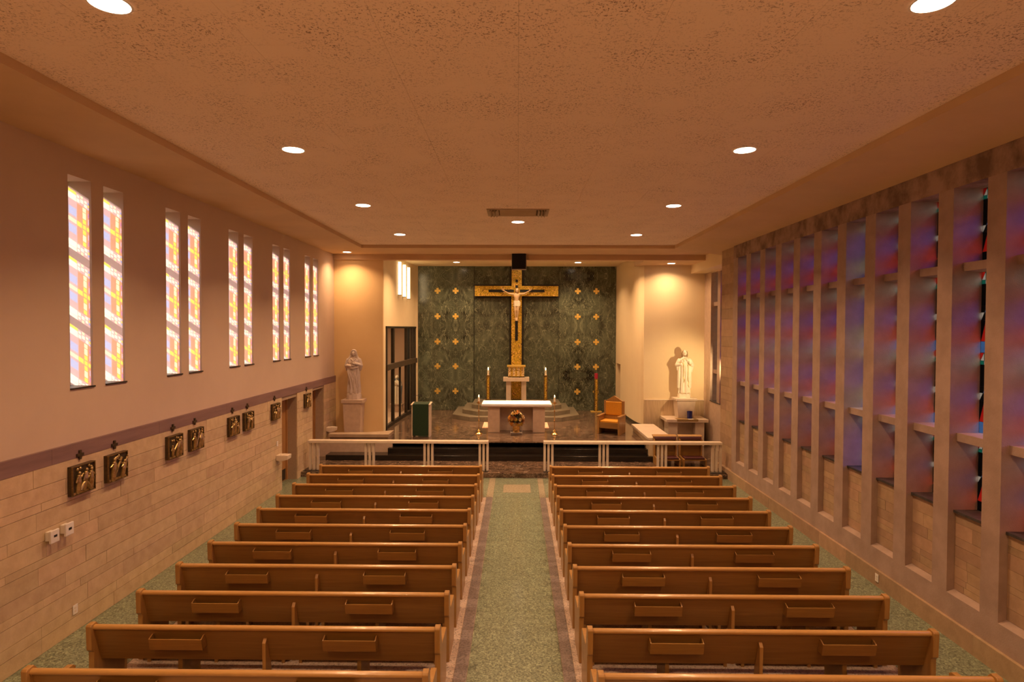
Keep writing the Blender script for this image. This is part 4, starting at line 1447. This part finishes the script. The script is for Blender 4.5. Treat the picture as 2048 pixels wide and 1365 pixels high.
al = thing('main_altar', 'pale marble altar with two block legs and white linen', 'altar', (-.02, 21.4, FC))
build('slab', MB().box(-1.2, 1.2, -.52, .52, .90, .995), PINKM, al, bevel=.006)
for x0, x1 in ((-1.01, -.59), (.57, .99)):
    build('leg', MB().box(x0, x1, -.42, .36, 0, .90), PINKM, al, bevel=.005)
build('recessed_panel', MB().box(-.59, .57, -.02, .2, 0, .90), PINKM, al)
build('inscription_bar', MB().box(-.23, .19, -.045, -.02, .735, .765), WHITEM, al, bevel=.003)
lin = build('altar_cloth', MB().box(-1.215, 1.215, -.535, .53, .365, .375).box(-1.215, 1.215, -.535, -.526, .305, .37).box(-1.225, -1.213, -.53, .53, .29, .37).box(1.213, 1.225, -.53, .53, .29, .37), CLOTH, None, bevel=.004, loc=(-.02, 21.4, FC + .628))
tag(lin, 'white linen cloth covering the top of the main altar', 'altar cloth')

RUGM = mat('rug_weave', (0.52, 0.27, 0.17), (0.62, 0.45, 0.33), rough=.9, scale=3, stretch=(14, 0.4, 1))
rg = build('altar_rug', MB().box(-1.28, 1.16, -.68, .68, 0.001, .018), RUGM, None, bevel=.004, loc=(0, 22.45, FC))
tag(rg, 'pink and rust striped rug behind the main altar', 'rug')
def candle_floor(x, y, label):
    t = thing('floor_candlestick', label, 'candlestick', (x, y, FC), 0, 'brass floor candlesticks by the altar')
    build('base', MB().lathe([(.115, 0), (.12, .02), (.09, .045), (.045, .07), (.035, .10), (.055, .125), (.03, .15), (.013, .19)], seg=20), BRASS, t, smooth=50)
    build('stem', MB().lathe([(.013, .18), (.011, .45), (.028, .47), (.028, .49), (.011, .51), (.011, .78), (.026, .80), (.026, .82), (.011, .84), (.011, 1.06)], seg=14), BRASS, t, smooth=50)
    build('drip_pan', MB().lathe([(.015, 1.05), (.04, 1.06), (.085, 1.085), (.085, 1.095), (.04, 1.095), (.035, 1.14), (.03, 1.14)], seg=20), BRASS, t, smooth=50)
    build('candle', MB().lathe([(.03, 1.10), (.03, 1.28), (.008, 1.285)], seg=14), WAX, t, smooth=50)
    build('flame', MB().lathe([(.006, 1.285), (.018, 1.31), (.014, 1.335), (.003, 1.37)], seg=10), FLAME, t, smooth=60)
candle_floor(-1.32, 20.55, 'tall brass candlestick with lit candle on the lectern side of the altar')
candle_floor(1.28, 20.55, 'tall brass candlestick with lit candle on the chair side of the altar')

def mosaic_candle(x, y, z, h, label, lamp=False):
    t = thing('mosaic_pillar_lamp' if lamp else 'mosaic_candle_pillar', label, 'lamp' if lamp else 'candle stand', (x, y, z), 0, 'gold mosaic pillars by the green wall')
    build('pillar', MB().box(-.085, .085, -.075, .075, .03, h), BRONZE, t, bevel=.004)
    build('mosaic_strip', MB().box(-.04, .04, -.082, -.075, .05, h - .02), MOSAIC, t)
    build('foot', MB().box(-.24 if lamp else -.12, .24 if lamp else .12, -.12, .12, 0, .035), GOLDLEAF if lamp else BRONZE, t, bevel=.004)
    if lamp:
        build('red_glass', MB().lathe([(.055, h), (.075, h + .05), (.075, h + .24), (.07, h + .24)], seg=16), REDGLASS, t, smooth=50)
    else:
        build('drip_pan', MB().lathe([(.06, h), (.095, h + .02), (.095, h + .035), (.04, h + .035)], seg=16), BRASS, t, smooth=50)
        build('candle', MB().lathe([(.045, h + .03), (.045, h + .25), (.01, h + .26)], seg=14), WAX, t, smooth=50)
        build('flame', MB().lathe([(.008, h + .26), (.026, h + .30), (.02, h + .335), (.004, h + .38)], seg=10), FLAME, t, smooth=60)
mosaic_candle(-1.27, 26.1, ZT, 1.06, 'mosaic pillar with lit candle on the lectern side of the tabernacle')
mosaic_candle(1.23, 26.1, ZT, 1.06, 'mosaic pillar with lit candle on the sanctuary lamp side of the tabernacle')
mosaic_candle(3.45, 26.25, FC, 1.45, 'mosaic pillar carrying a red glass sanctuary lamp', True)

# flower arrangement
fl = thing('flower_arrangement', 'autumn flower arrangement in a gold vase before the altar', 'flowers', (-.03, 20.62, FC))
build('stand_leg', MB().tube([(-.20, -.1, 0), (-.20, -.1, .26)], .008, 6), GREY, fl)
build('stand_leg', MB().tube([(.20, -.1, 0), (.20, -.1, .26)], .008, 6), GREY, fl)
build('stand_leg', MB().tube([(-.20, .1, 0), (-.20, .1, .26)], .008, 6), GREY, fl)
build('stand_leg', MB().tube([(.20, .1, 0), (.20, .1, .26)], .008, 6), GREY, fl)
build('stand_top', MB().box(-.21, .21, -.11, .11, .05, .06), GREY, fl)
build('vase', MB().lathe([(.09, .06), (.12, .10), (.13, .2), (.11, .3), (.12, .32)], seg=18), BRASS, fl, smooth=50)
random.seed(3)
def flower_mesh(mat_):
    mb = MB()
    mb.ell((0, 0, 0), (.022, .022, .018), su=8, sv=5)
    for ring, (nr, rr, lift) in enumerate(((9, .042, .0), (7, .028, .014))):
        for k in range(nr):
            a = 2 * PI * k / nr + ring * .3
            rot_ = Matrix.Rotation(a, 3, 'Z') @ Matrix.Rotation(-.45 - .4 * ring, 3, 'Y')
            c = Vector((rr * math.cos(a), rr * math.sin(a), lift))
            mb.ell(c, (.026, .013, .005), rot_, 6, 4)
    me = mb.mesh('flower', mat_)
    smooth_mesh(me, 60)
    return me
fms = [flower_mesh(m_) for m_ in FL]
lm = MB()
lm.v += [(0, 0, 0), (.028, .06, .008), (0, .17, -.012), (-.028, .06, .008), (0, .07, -.004)]
lm.f += [(0, 1, 4), (1, 2, 4), (2, 3, 4), (3, 0, 4)]
lm.mi += [0] * 4
leaf_me = lm.mesh('leaf', LEAF)
for k in range(80):
    u, v_ = random.random(), random.random()
    th = 2 * PI * u
    ph = math.acos(1 - 1.75 * v_)
    d = Vector((math.sin(ph) * math.cos(th), math.sin(ph) * math.sin(th) * .75, math.cos(ph)))
    r_ = Vector((.27, .22, .29))
    p = Vector((0, 0, .52)) + Vector((d.x * r_.x, d.y * r_.y, d.z * r_.z)) * random.uniform(.8, 1.02)
    o = add('flower', random.choice(fms), fl, p)
    o.rotation_euler = d.to_track_quat('Z', 'Y').to_euler()
    s = random.uniform(.7, 1.5) if k > 3 else 1.9
    o.scale = (s, s, s)
for k in range(60):
    th = random.uniform(0, 2 * PI)
    ph = random.uniform(.3, 2.3)
    d = Vector((math.sin(ph) * math.cos(th), math.sin(ph) * math.sin(th) * .8, math.cos(ph)))
    o = add('leaf', leaf_me, fl, Vector((0, 0, .5)) + d * random.uniform(.1, .2))
    o.rotation_euler = d.to_track_quat('Y', 'Z').to_euler()
    s = random.uniform(.9, 1.5)
    o.scale = (s, s, s)
build('greenery_core', MB().ell((0, 0, .5), (.12, .10, .13), su=12, sv=8), LEAF, fl)

# lectern with green cloth
am = thing('lectern', 'white lectern with a green cloth hanging down its front', 'lectern', (-3.22, 20.1, FC))
for s in (-1, 1):
    build('side_post', MB().box(s * .28 - .03, s * .28 + .03, -.16, .2, 0, 1.07), WHITEM, am, bevel=.006)
build('back_board', MB().box(-.25, .25, .1, .14, .05, 1.08), WHITEM, am)
build('desk_top', MB().prism([(-.2, 1.07), (.26, 1.11), (.26, 1.14), (-.2, 1.10)], -.33, .33, 'x'), WHITEM, am, bevel=.005)
gc = build('green_cloth', MB().box(-.265, .265, -.215, -.203, .06, 1.11).prism([(-.215, 1.103), (.2, 1.138), (.2, 1.146), (-.215, 1.112)], -.265, .265, 'x'), GREENCLOTH, None, bevel=.004, loc=(-3.22, 20.1, FC))
tag(gc, 'dark green cloth draped over the front of the lectern', 'cloth')
mc = thing('gooseneck_microphone', 'thin black gooseneck microphone rising from the lectern', 'microphone', (-3.22, 20.1, FC + 1.16))
build('neck', MB().tube([(-.31, .15, -.02), (-.30, .12, .14), (-.18, .0, .22), (-.02, -.12, .235)], .006, 6), BLACK, mc)
build('capsule', MB().cap((-.02, -.12, .235), (.04, -.16, .23), .013, .013), BLACK, mc)

# priest chair
pc = thing('priest_chair', 'oak armchair with gabled back and orange cushions on the chancel floor', 'armchair', (3.30, 20.95, FC), R(-27))
build('arm_panel', MB().box(-.40, -.335, -.36, .34, .0, .60).box(-.42, -.31, -.38, .36, .60, .64), OAK_END, pc, bevel=.006)
build('arm_panel', MB().box(.335, .40, -.36, .34, .0, .60).box(.31, .42, -.38, .36, .60, .64), OAK_END, pc, bevel=.006)
build('front_panel', MB().box(-.335, .335, -.33, -.29, .20, .40), OAK, pc, bevel=.005)
build('seat_board', MB().box(-.335, .335, -.29, .30, .34, .38), OAK, pc)
build('seat_cushion', MB().box(-.32, .32, -.32, .26, .385, .46), ORANGE, pc, bevel=.02)
o = build('back_panel', MB().prism([(-.37, .0), (.37, .0), (.37, 1.10), (.30, 1.10), (.0, 1.28), (-.30, 1.10), (-.37, 1.10)], .27, .34, 'y'), OAK_END, pc, bevel=.006); fixn(o.data)
build('back_cushion', MB().box(-.29, .29, .22, .27, .60, 1.07), ORANGE, pc, bevel=.02)

# chapel altar table, blue votive, card
ct = thing('chapel_altar', 'pale marble side altar on block legs below the white statue', 'altar', (5.97, 21.48, PF))
build('slab', MB().box(-.73, .73, -.48, .48, .86, .96), WHITEM, ct, bevel=.006)
for s in (-1, 1):
    build('leg', MB().box(s * .47 - .16, s * .47 + .16, -.33, .3, 0, .86), WHITEM, ct, bevel=.005)
build('rear_panel', MB().box(-.31, .31, .1, .25, 0, .86), WHITEM, ct)
fr = build('runner_cloth', MB().box(-.37, .37, -.485, -.479, -.07, .006).box(-.37, .37, -.485, -.12, 0.001, .006), mat('gold_brocade', (.42, .27, .10), (.26, .16, .06), rough=.7, scale=40), None, loc=(5.97, 21.48, PF + .96))
tag(fr, 'gold brocade runner on the chapel side altar', 'cloth')
vg = thing('votive_glass', 'tall dark blue votive candle glass on the side altar', 'candle', (6.10, 21.22, 1.107))
build('glass', MB().lathe([(.07, 0), (.085, .01), (.095, .26), (.085, .26), (.07, .04)], seg=20), BLUEGLASS, vg, smooth=50)
build('wax', MB().lathe([(.07, .02), (.08, .18)], seg=16), WAX, vg)
cd = build('prayer_card', MB().prism([(-.05, 0), (.05, 0), (.052, .006), (-.05, .006)], -.09, .09, 'x'), CLOTH, None, loc=(6.10, 21.06, 1.107))
tag(cd, 'white card lying before the blue votive glass', 'card')

def prie_dieu(x, y, label):
    t = thing('prayer_kneeler', label, 'kneeler', (x, y, PF), 0, 'kneelers before the chapel side altar')
    for s in (-1, 1):
        build('side_panel', MB().prism([(.25, 0), (.30, .80), (.10, .735), (.12, .25), (-.35, .22), (-.35, 0)], s * .33 - .02, s * .33 + .02, 'x'), OAK_END, t, bevel=.004)
        fixn(t.children[-1].data)
    build('front_board', MB().box(-.31, .31, .2, .225, .12, .74), OAK, t)
    o = build('arm_rest', MB().prism([(.17, .80), (.34, .83), (.34, .86), (.17, .83)], -.37, .37, 'x'), OAK_END, t, bevel=.004); fixn(o.data)
    o = build('arm_pad', MB().prism([(.10, .735), (.24, .735), (.19, .83), (.13, .81)], -.33, .33, 'x'), VINYL, t, bevel=.01); fixn(o.data)
    build('shelf', MB().box(-.31, .31, .0, .2, .58, .60), OAK, t)
    build('kneeling_board', MB().box(-.31, .31, -.34, .1, .18, .215), OAK, t)
    build('kneeling_pad', MB().box(-.30, .30, -.33, .0, .216, .27), VINYL, t, bevel=.015)
prie_dieu(4.56, 18.3, 'oak prayer kneeler with red pad beside the low marble wall block')
prie_dieu(5.34, 18.3, 'oak prayer kneeler with red pad beside the limestone pier')

# ------------------------------------------------------------------ glass doors
gd = thing('glass_doors', 'tall bronze framed glass doors with heavy push beam in curved wall', 'doors', (0, 0, 0))
def dx(y):
    return interp(CL, y) + 0.0
posts = [(21.38, .10), (22.58, .10), (24.85, .09), (25.85, .08), (26.34, .07)]
for y, w in posts:
    x = dx(y)
    build('post', MB().box(x - .07, x + .03, y - w, y + w, FC, DZ), IRON, gd)
x = dx(23.75)
build('mullion', MB().box(x - .05, x + .02, 23.70, 23.80, FC, 2.76), IRON, gd)
pts = [(dx(y) , y) for y in (21.28, 22.2, 23.2, 24.2, 25.2, 26.0, 26.42)]
def ribbon(name, z0, z1, x0, x1, m_, parent=gd):
    mb = MB()
    for (xa, ya), (xb, yb_) in zip(pts, pts[1:]):
        mb.prism([(xa + x0, ya), (xb + x0, yb_), (xb + x1, yb_), (xa + x1, ya)], z0, z1, 'z')
    me = mb.mesh(name, m_)
    fixn(me)
    return add(name, me, parent)
ribbon('head_rail', DZ - .08, DZ, -.07, .03, IRON)
ribbon('sill_rail', FC, FC + .13, -.07, .03, IRON)
ribbon('push_beam', 2.75, 2.96, -.02, .08, BARWOOD)
ya = [21.48, 22.48, 22.68, 24.76, 24.94, 25.77, 25.93, 26.27]
for a, b_ in ((ya[0], ya[1]), (ya[2], ya[3]), (ya[4], ya[5]), (ya[6], ya[7])):
    build('pane', MB().poly([(dx(a) - .02, a, FC + .1), (dx(b_) - .02, b_, FC + .1), (dx(b_) - .02, b_, DZ - .05), (dx(a) - .02, a, DZ - .05)]), DOORGLASS, gd)

# ------------------------------------------------------------------ lamps
def downlight(x, y, z, power, label, r=.15, spread=125, col=LAMP, group='recessed round ceiling downlights', aim=None):
    t = thing('ceiling_downlight', label, 'ceiling light', (x, y, z), 0, group)
    n = 24
    mb = MB()
    for k in range(n):
        a, b_ = 2 * PI * k / n, 2 * PI * (k + 1) / n
        mb.poly([(r * math.cos(a), r * math.sin(a), -.004), (r * math.cos(b_), r * math.sin(b_), -.004), ((r + .018) * math.cos(b_), (r + .018) * math.sin(b_), -.001), ((r + .018) * math.cos(a), (r + .018) * math.sin(a), -.001)])
    build('trim_ring', mb, WHITEP, t)
    build('lens', MB().lathe([(r, -.003), (r, -.002)], seg=n), LENS, t)
    ld = bpy.data.lights.new('lamp', 'AREA')
    ld.shape = 'DISK'
    ld.size = 2 * r
    ld.energy = power
    ld.color = col
    ld.spread = R(spread)
    lo = bpy.data.objects.new('lamp', ld)
    C.objects.link(lo)
    lo.parent = t
    lo.location = (0, 0, -.012)
    if aim is not None:
        lo.rotation_euler = (Vector(aim) - Vector((x, y, z))).to_track_quat('-Z', 'Y').to_euler()
    return t
NP = 108
for s, nm in ((-1, 'above the pews beside the relief plaques'), (1, 'above the pews beside the window fins')):
    for k, y in enumerate((16.65, 12.7, 8.75, 4.82)):
        downlight(s * 3.27, y, ZC, NP * (1.0, 1.0, .9, .8)[k], 'round ceiling downlight %s, %s from the tray end' % (nm, ORD[k]))
for x, nm in ((-3.27, 'relief plaque'), (3.27, 'window fin')):  # unseen lamps added over the loft to lift the dark ceiling
    downlight(x, .87, ZC, NP, 'added unseen downlight over the loft parapet on the %s side' % nm)
    downlight(x, -1.8, ZC, NP, 'added unseen downlight at the back of the loft on the %s side' % nm)
downlight(0, 14.66, ZC, NP, 'round ceiling downlight over the aisle next to the air diffuser')
downlight(-5.62, 19.75, ZS, 42, 'round ceiling downlight above the veiled statue niche', r=.13)
downlight(5.42, 21.3, ZB, 45, 'round ceiling downlight above the chapel side altar', r=.13, spread=140)
downlight(-2.55, 25.0, ZCH, 90, 'round chancel downlight over the lectern half of the green wall', r=.13)
downlight(2.50, 25.0, ZCH, 90, 'round chancel downlight over the chair half of the green wall', r=.13)
# unseen lights added in the raised chancel ceiling, behind the beam
for x, y_, nm in ((-3.2, 21.6, 'lectern'), (0.04, 25.2, 'tabernacle'), (3.2, 21.6, 'priest chair')):
    downlight(x, y_, ZCH, 125 if y_ < 25 else 38, 'added chancel downlight hidden behind the beam above the %s' % nm, r=.14, group='hidden chancel downlights')
downlight(0.0, 21.9, ZCH, 75, 'round chancel downlight behind the beam above the altar', r=.12, spread=55, group='hidden chancel downlights')
# spotlight for the white statue, on the bulkhead side
sp = thing('statue_spotlight', 'small spotlight on a chapel mullion aimed at the white statue', 'spotlight', (6.80, 19.42, 3.0))
build('bracket', MB().box(-.01, .03, -.04, .04, -.05, .05), BLACK, sp)
build('housing', MB().tube([(-.03, -.01, 0), (-.07, .09, .01)], [.03, .042], 14), BLACK, sp)
ld = bpy.data.lights.new('lamp', 'SPOT')
ld.energy = 230
ld.color = (1.0, 0.66, 0.32)
ld.spot_size = R(78)
ld.spot_blend = 0.8
ld.shadow_soft_size = .035
lo = bpy.data.objects.new('lamp', ld)
C.objects.link(lo)
lo.parent = sp
lo.location = (-.08, .13, .01)
lo.rotation_euler = (Vector((6.0, 21.8, 2.75)) - Vector((6.72, 19.55, 3.0))).to_track_quat('-Z', 'Y').to_euler()
# vertical bar lights on the curved wall
for k, (y, z0, z1) in enumerate(((23.4, 5.56, 6.86), (24.2, 5.52, 6.83), (24.95, 5.48, 6.80))):
    x = interp(CL, y)
    t = thing('wall_bar_light', 'glowing vertical bar light on curved wall, %s from the niche corner' % ORD[k], 'wall light', (x, y, z0), 0, 'three bar lights above the glass doors')
    build('tube', MB().box(.012, .115, -.05, .05, .02, z1 - z0 - .01), BARLIGHT, t)
    build('back_plate', MB().box(.001, .012, -.06, .06, 0, z1 - z0), IRON, t)
    build('end_cap', MB().box(.001, .12, -.055, .055, 0, .02), IRON, t)
# lamp in the room behind the glass doors
sl_ = thing('side_room_light', 'flush ceiling light in the room behind the glass doors', 'ceiling light', (-6.2, 24.5, 4.70))
build('diffuser', MB().lathe([(.2, -.06), (.22, -.04), (.22, -.005)], seg=20), LENS, sl_, smooth=40)
ld = bpy.data.lights.new('lamp', 'AREA'); ld.shape = 'DISK'; ld.size = .4; ld.energy = 95; ld.color = LAMP
lo = bpy.data.objects.new('lamp', ld); C.objects.link(lo); lo.parent = sl_; lo.location = (0, 0, -.08)

# ------------------------------------------------------------------ relief plaques on the left wall
random.seed(17)
plq = [8.40, 9.125, 10.69, 11.42, 12.94, 13.66, 15.20, 17.52]
bc = plus_mesh(.13, .04, 0, .02, 'bronze_cross', BRONZE_D)
def relief(k):
    mb = MB()
    def person(x, z0, h, lean=0.0, bow=0.0):
        top = z0 + h
        mb.cap((x, -.03, z0 + .01), (x + lean * .5, -.045, z0 + h * .5), h * .13, h * .14, 8)
        mb.cap((x + lean * .5, -.045, z0 + h * .5), (x + lean, -.05 - bow, z0 + h * .76), h * .14, h * .10, 8)
        mb.ell((x + lean * 1.15, -.06 - bow, z0 + h * .9), (h * .075, h * .075, h * .09), su=8, sv=6)
        sgn = random.choice((-1, 1))
        mb.cap((x + lean + sgn * h * .1, -.06, z0 + h * .7), (x + lean + sgn * h * .25, -.06, z0 + h * (.5 + random.uniform(0, .35))), h * .045, h * .035, 6)
        mb.cap((x + lean - sgn * h * .1, -.06, z0 + h * .7), (x + lean - sgn * h * .2, -.06, z0 + h * (.45 + random.uniform(0, .2))), h * .045, h * .035, 6)
    lay = [[(-.12, -.17, .30), (.0, -.15, .30), (.13, -.17, .31)], [(-.12, -.18, .34), (.1, -.18, .27), (.15, -.05, .2)], [(-.1, -.17, .22), (.03, -.17, .3), (.14, -.15, .32)],
           [(-.11, -.17, .31), (.06, -.17, .33), (.15, -.17, .25)], [(-.13, -.18, .28), (-.0, -.17, .33), (.13, -.18, .24)], [(-.1, -.17, .33), (.1, -.17, .3)],
           [(-.12, -.17, .26), (.02, -.16, .32), (.14, -.17, .3)], [(-.1, -.17, .3), (.08, -.18, .34)]][k]
    for x, z0, h in lay:
        person(x, z0, h, random.uniform(-.04, .04))
    if k == 0:
        ar = [(-.09 + .18 * t_ / 8, -.05, -.15 + .10 * math.sin(PI * t_ / 8)) for t_ in range(9)]
        mb.tube(ar, .028, 8)
    else:
        a = random.uniform(.5, 1.2)
        mb.cap((-.14 * math.cos(a), -.04, -.12 * math.sin(a) - .02), (.14 * math.cos(a), -.04, .12 * math.sin(a) + .02), .016, .016, 6)
        mb.cap((.02, -.04, .10), (.14, -.04, -.02), .014, .014, 6)
    for q in range(5):
        mb.ell((random.uniform(-.17, .17), -.03, random.uniform(.11, .165)), (.022, .02, .026), su=8, sv=6)
    mb.box(-.19, .19, -.035, -.015, -.19, -.165)
    me = mb.mesh('relief', BRONZE_HI)
    smooth_mesh(me, 50)
    return me
for k, y in enumerate(plq):
    # local frame: x along the wall, -y into the room
    t = thing('relief_plaque', 'square bronze relief plaque on the limestone wall, %s from the niche' % ORD[len(plq) - 1 - k], 'plaque', (FX, y, 2.14), R(90), 'station plaques along the limestone wall')
    build('panel', MB().box(-.225, .225, -.055, 0, -.205, .205), BRONZE_D, t)
    b = MB().box(-.225, .225, -.075, -.055, .19, .205).box(-.225, .225, -.075, -.055, -.205, -.19).box(-.225, -.21, -.075, -.055, -.19, .19).box(.21, .225, -.075, -.055, -.19, .19)
    build('border', b, BRONZE, t)
    add('relief', relief(k), t, (0, -.03, 0))
    o = add('bronze_cross', bc, None, (FX + .005, y, 2.475), R(-90))
    tag(o, 'tiny dark cross above the %s relief plaque from the niche' % ORD[len(plq) - 1 - k], 'cross', 'small crosses above the relief plaques')

# wall fittings
for y, z, lb in ((7.82, 1.52, 'white wall box with dark window, nearer the rear of the limestone wall'), (8.08, 1.53, 'white wall box with dark window, under the rearmost relief plaque')):
    t = thing('wall_box', lb, 'wall box', (FX, y, z), 0, 'white boxes on the limestone wall')
    build('mount', MB().box(0, .07, -.05, .05, -.06, .06), WHITEP, t, bevel=.004)
    build('face_plate', MB().box(.07, .10, -.075, .075, -.09, .08), WHITEP, t, bevel=.008)
    build('display', MB().box(.10, .103, -.025, .03, -.015, .015), BLACK, t)
def stoup(y, z, s, label):
    t = thing('holy_water_stoup', label, 'stoup', (FX, y, z), 0, 'white stoups by the side doors')
    build('bowl', MB().prism([(0, -.07), (.12, -.10), (.30, -.05), (.31, .06), (0, .06)], -.13 * s, .13 * s, 'y'), WHITEM, t, bevel=.01)
    fixn(t.children[-1].data)
    build('water_rim', MB().lathe([(.10, .058), (.10, .07), (.085, .07), (.08, .064)], cx=.17, seg=18), WHITEM, t)
stoup(15.42, .93, 1.0, 'white marble stoup fixed to the limestone beside the first door')
stoup(19.45, .98, .8, 'small white stoup at the niche parapet end of the wall')
def plate(x, y, z, rz, label, cat, name):
    t = thing(name, label, cat, (x, y, z), rz)
    build('cover', MB().box(-.045, .045, -.008, 0, -.065, .065), WHITEP, t, bevel=.002)
    for q in (-.022, .022):
        build('insert', MB().box(-.016, .016, -.011, -.008, q - .014, q + .014), WHITEM, t)
plate(FX + .004, 15.38, 1.28, R(90), 'pale light switch plate beside the first side door', 'switch', 'light_switch')
plate(FX + .004, 8.28, .32, R(90), 'pale outlet plate low on the limestone wall', 'outlet', 'wall_outlet')
plate(XR - .054, 9.95, .155, R(-90), 'pale outlet plate on the base course under the window fins', 'outlet', 'wall_outlet')

# ------------------------------------------------------------------ speaker and diffuser
spk = thing('hanging_speaker', 'black loudspeaker in a grey frame hanging before the cross', 'speaker', (.04, 20.15, 6.26))
build('cabinet', MB().box(-.235, .235, -.10, .12, 0, .555), BLACK, spk, bevel=.006)
build('grille', MB().box(-.215, .215, -.115, -.10, .02, .54), mat('speaker_cloth', (.006, .006, .006), rough=.9), spk)
build('frame', MB().box(-.25, -.237, -.11, .1, -.014, .53).box(.237, .25, -.11, .1, -.014, .53).box(-.25, .25, -.11, .1, -.016, -.002), GREY, spk)
build('hanger', MB().box(-.03, .03, -.02, .02, .555, .59), BLACK, spk)
df = thing('air_diffuser', 'louvred metal air diffuser set in the tile ceiling', 'vent', (0, 13.42, ZC))
build('frame', MB().box(-.68, .68, -.40, -.34, -.02, 0).box(-.68, .68, .34, .40, -.02, 0).box(-.68, -.62, -.34, .34, -.02, 0).box(.62, .68, -.34, .34, -.02, 0), mat('beige_metal', (.48, .36, .22), rough=.5), df)
build('duct', MB().box(-.62, .62, -.34, .34, -.003, 0), mat('duct_dark', (.10, .06, .03), rough=.8), df)
for q in range(4):
    y = -.26 + .12 * q
    o = build('louvre', MB().prism([(y, -.004), (y + .012, -.004), (y + .075, -.055), (y + .063, -.055)], -.40, .40, 'x'), MATS['beige_metal'], df); fixn(o.data)
for s in (-1, 1):
    for q in range(3):
        x = s * (.44 + .065 * q)
        o = build('louvre', MB().prism([(x, -.004), (x + .012, -.004), (x + s * .04, -.055), (x + s * .04 - .012, -.055)], -.34, .34, 'y'), MATS['beige_metal'], df); fixn(o.data)
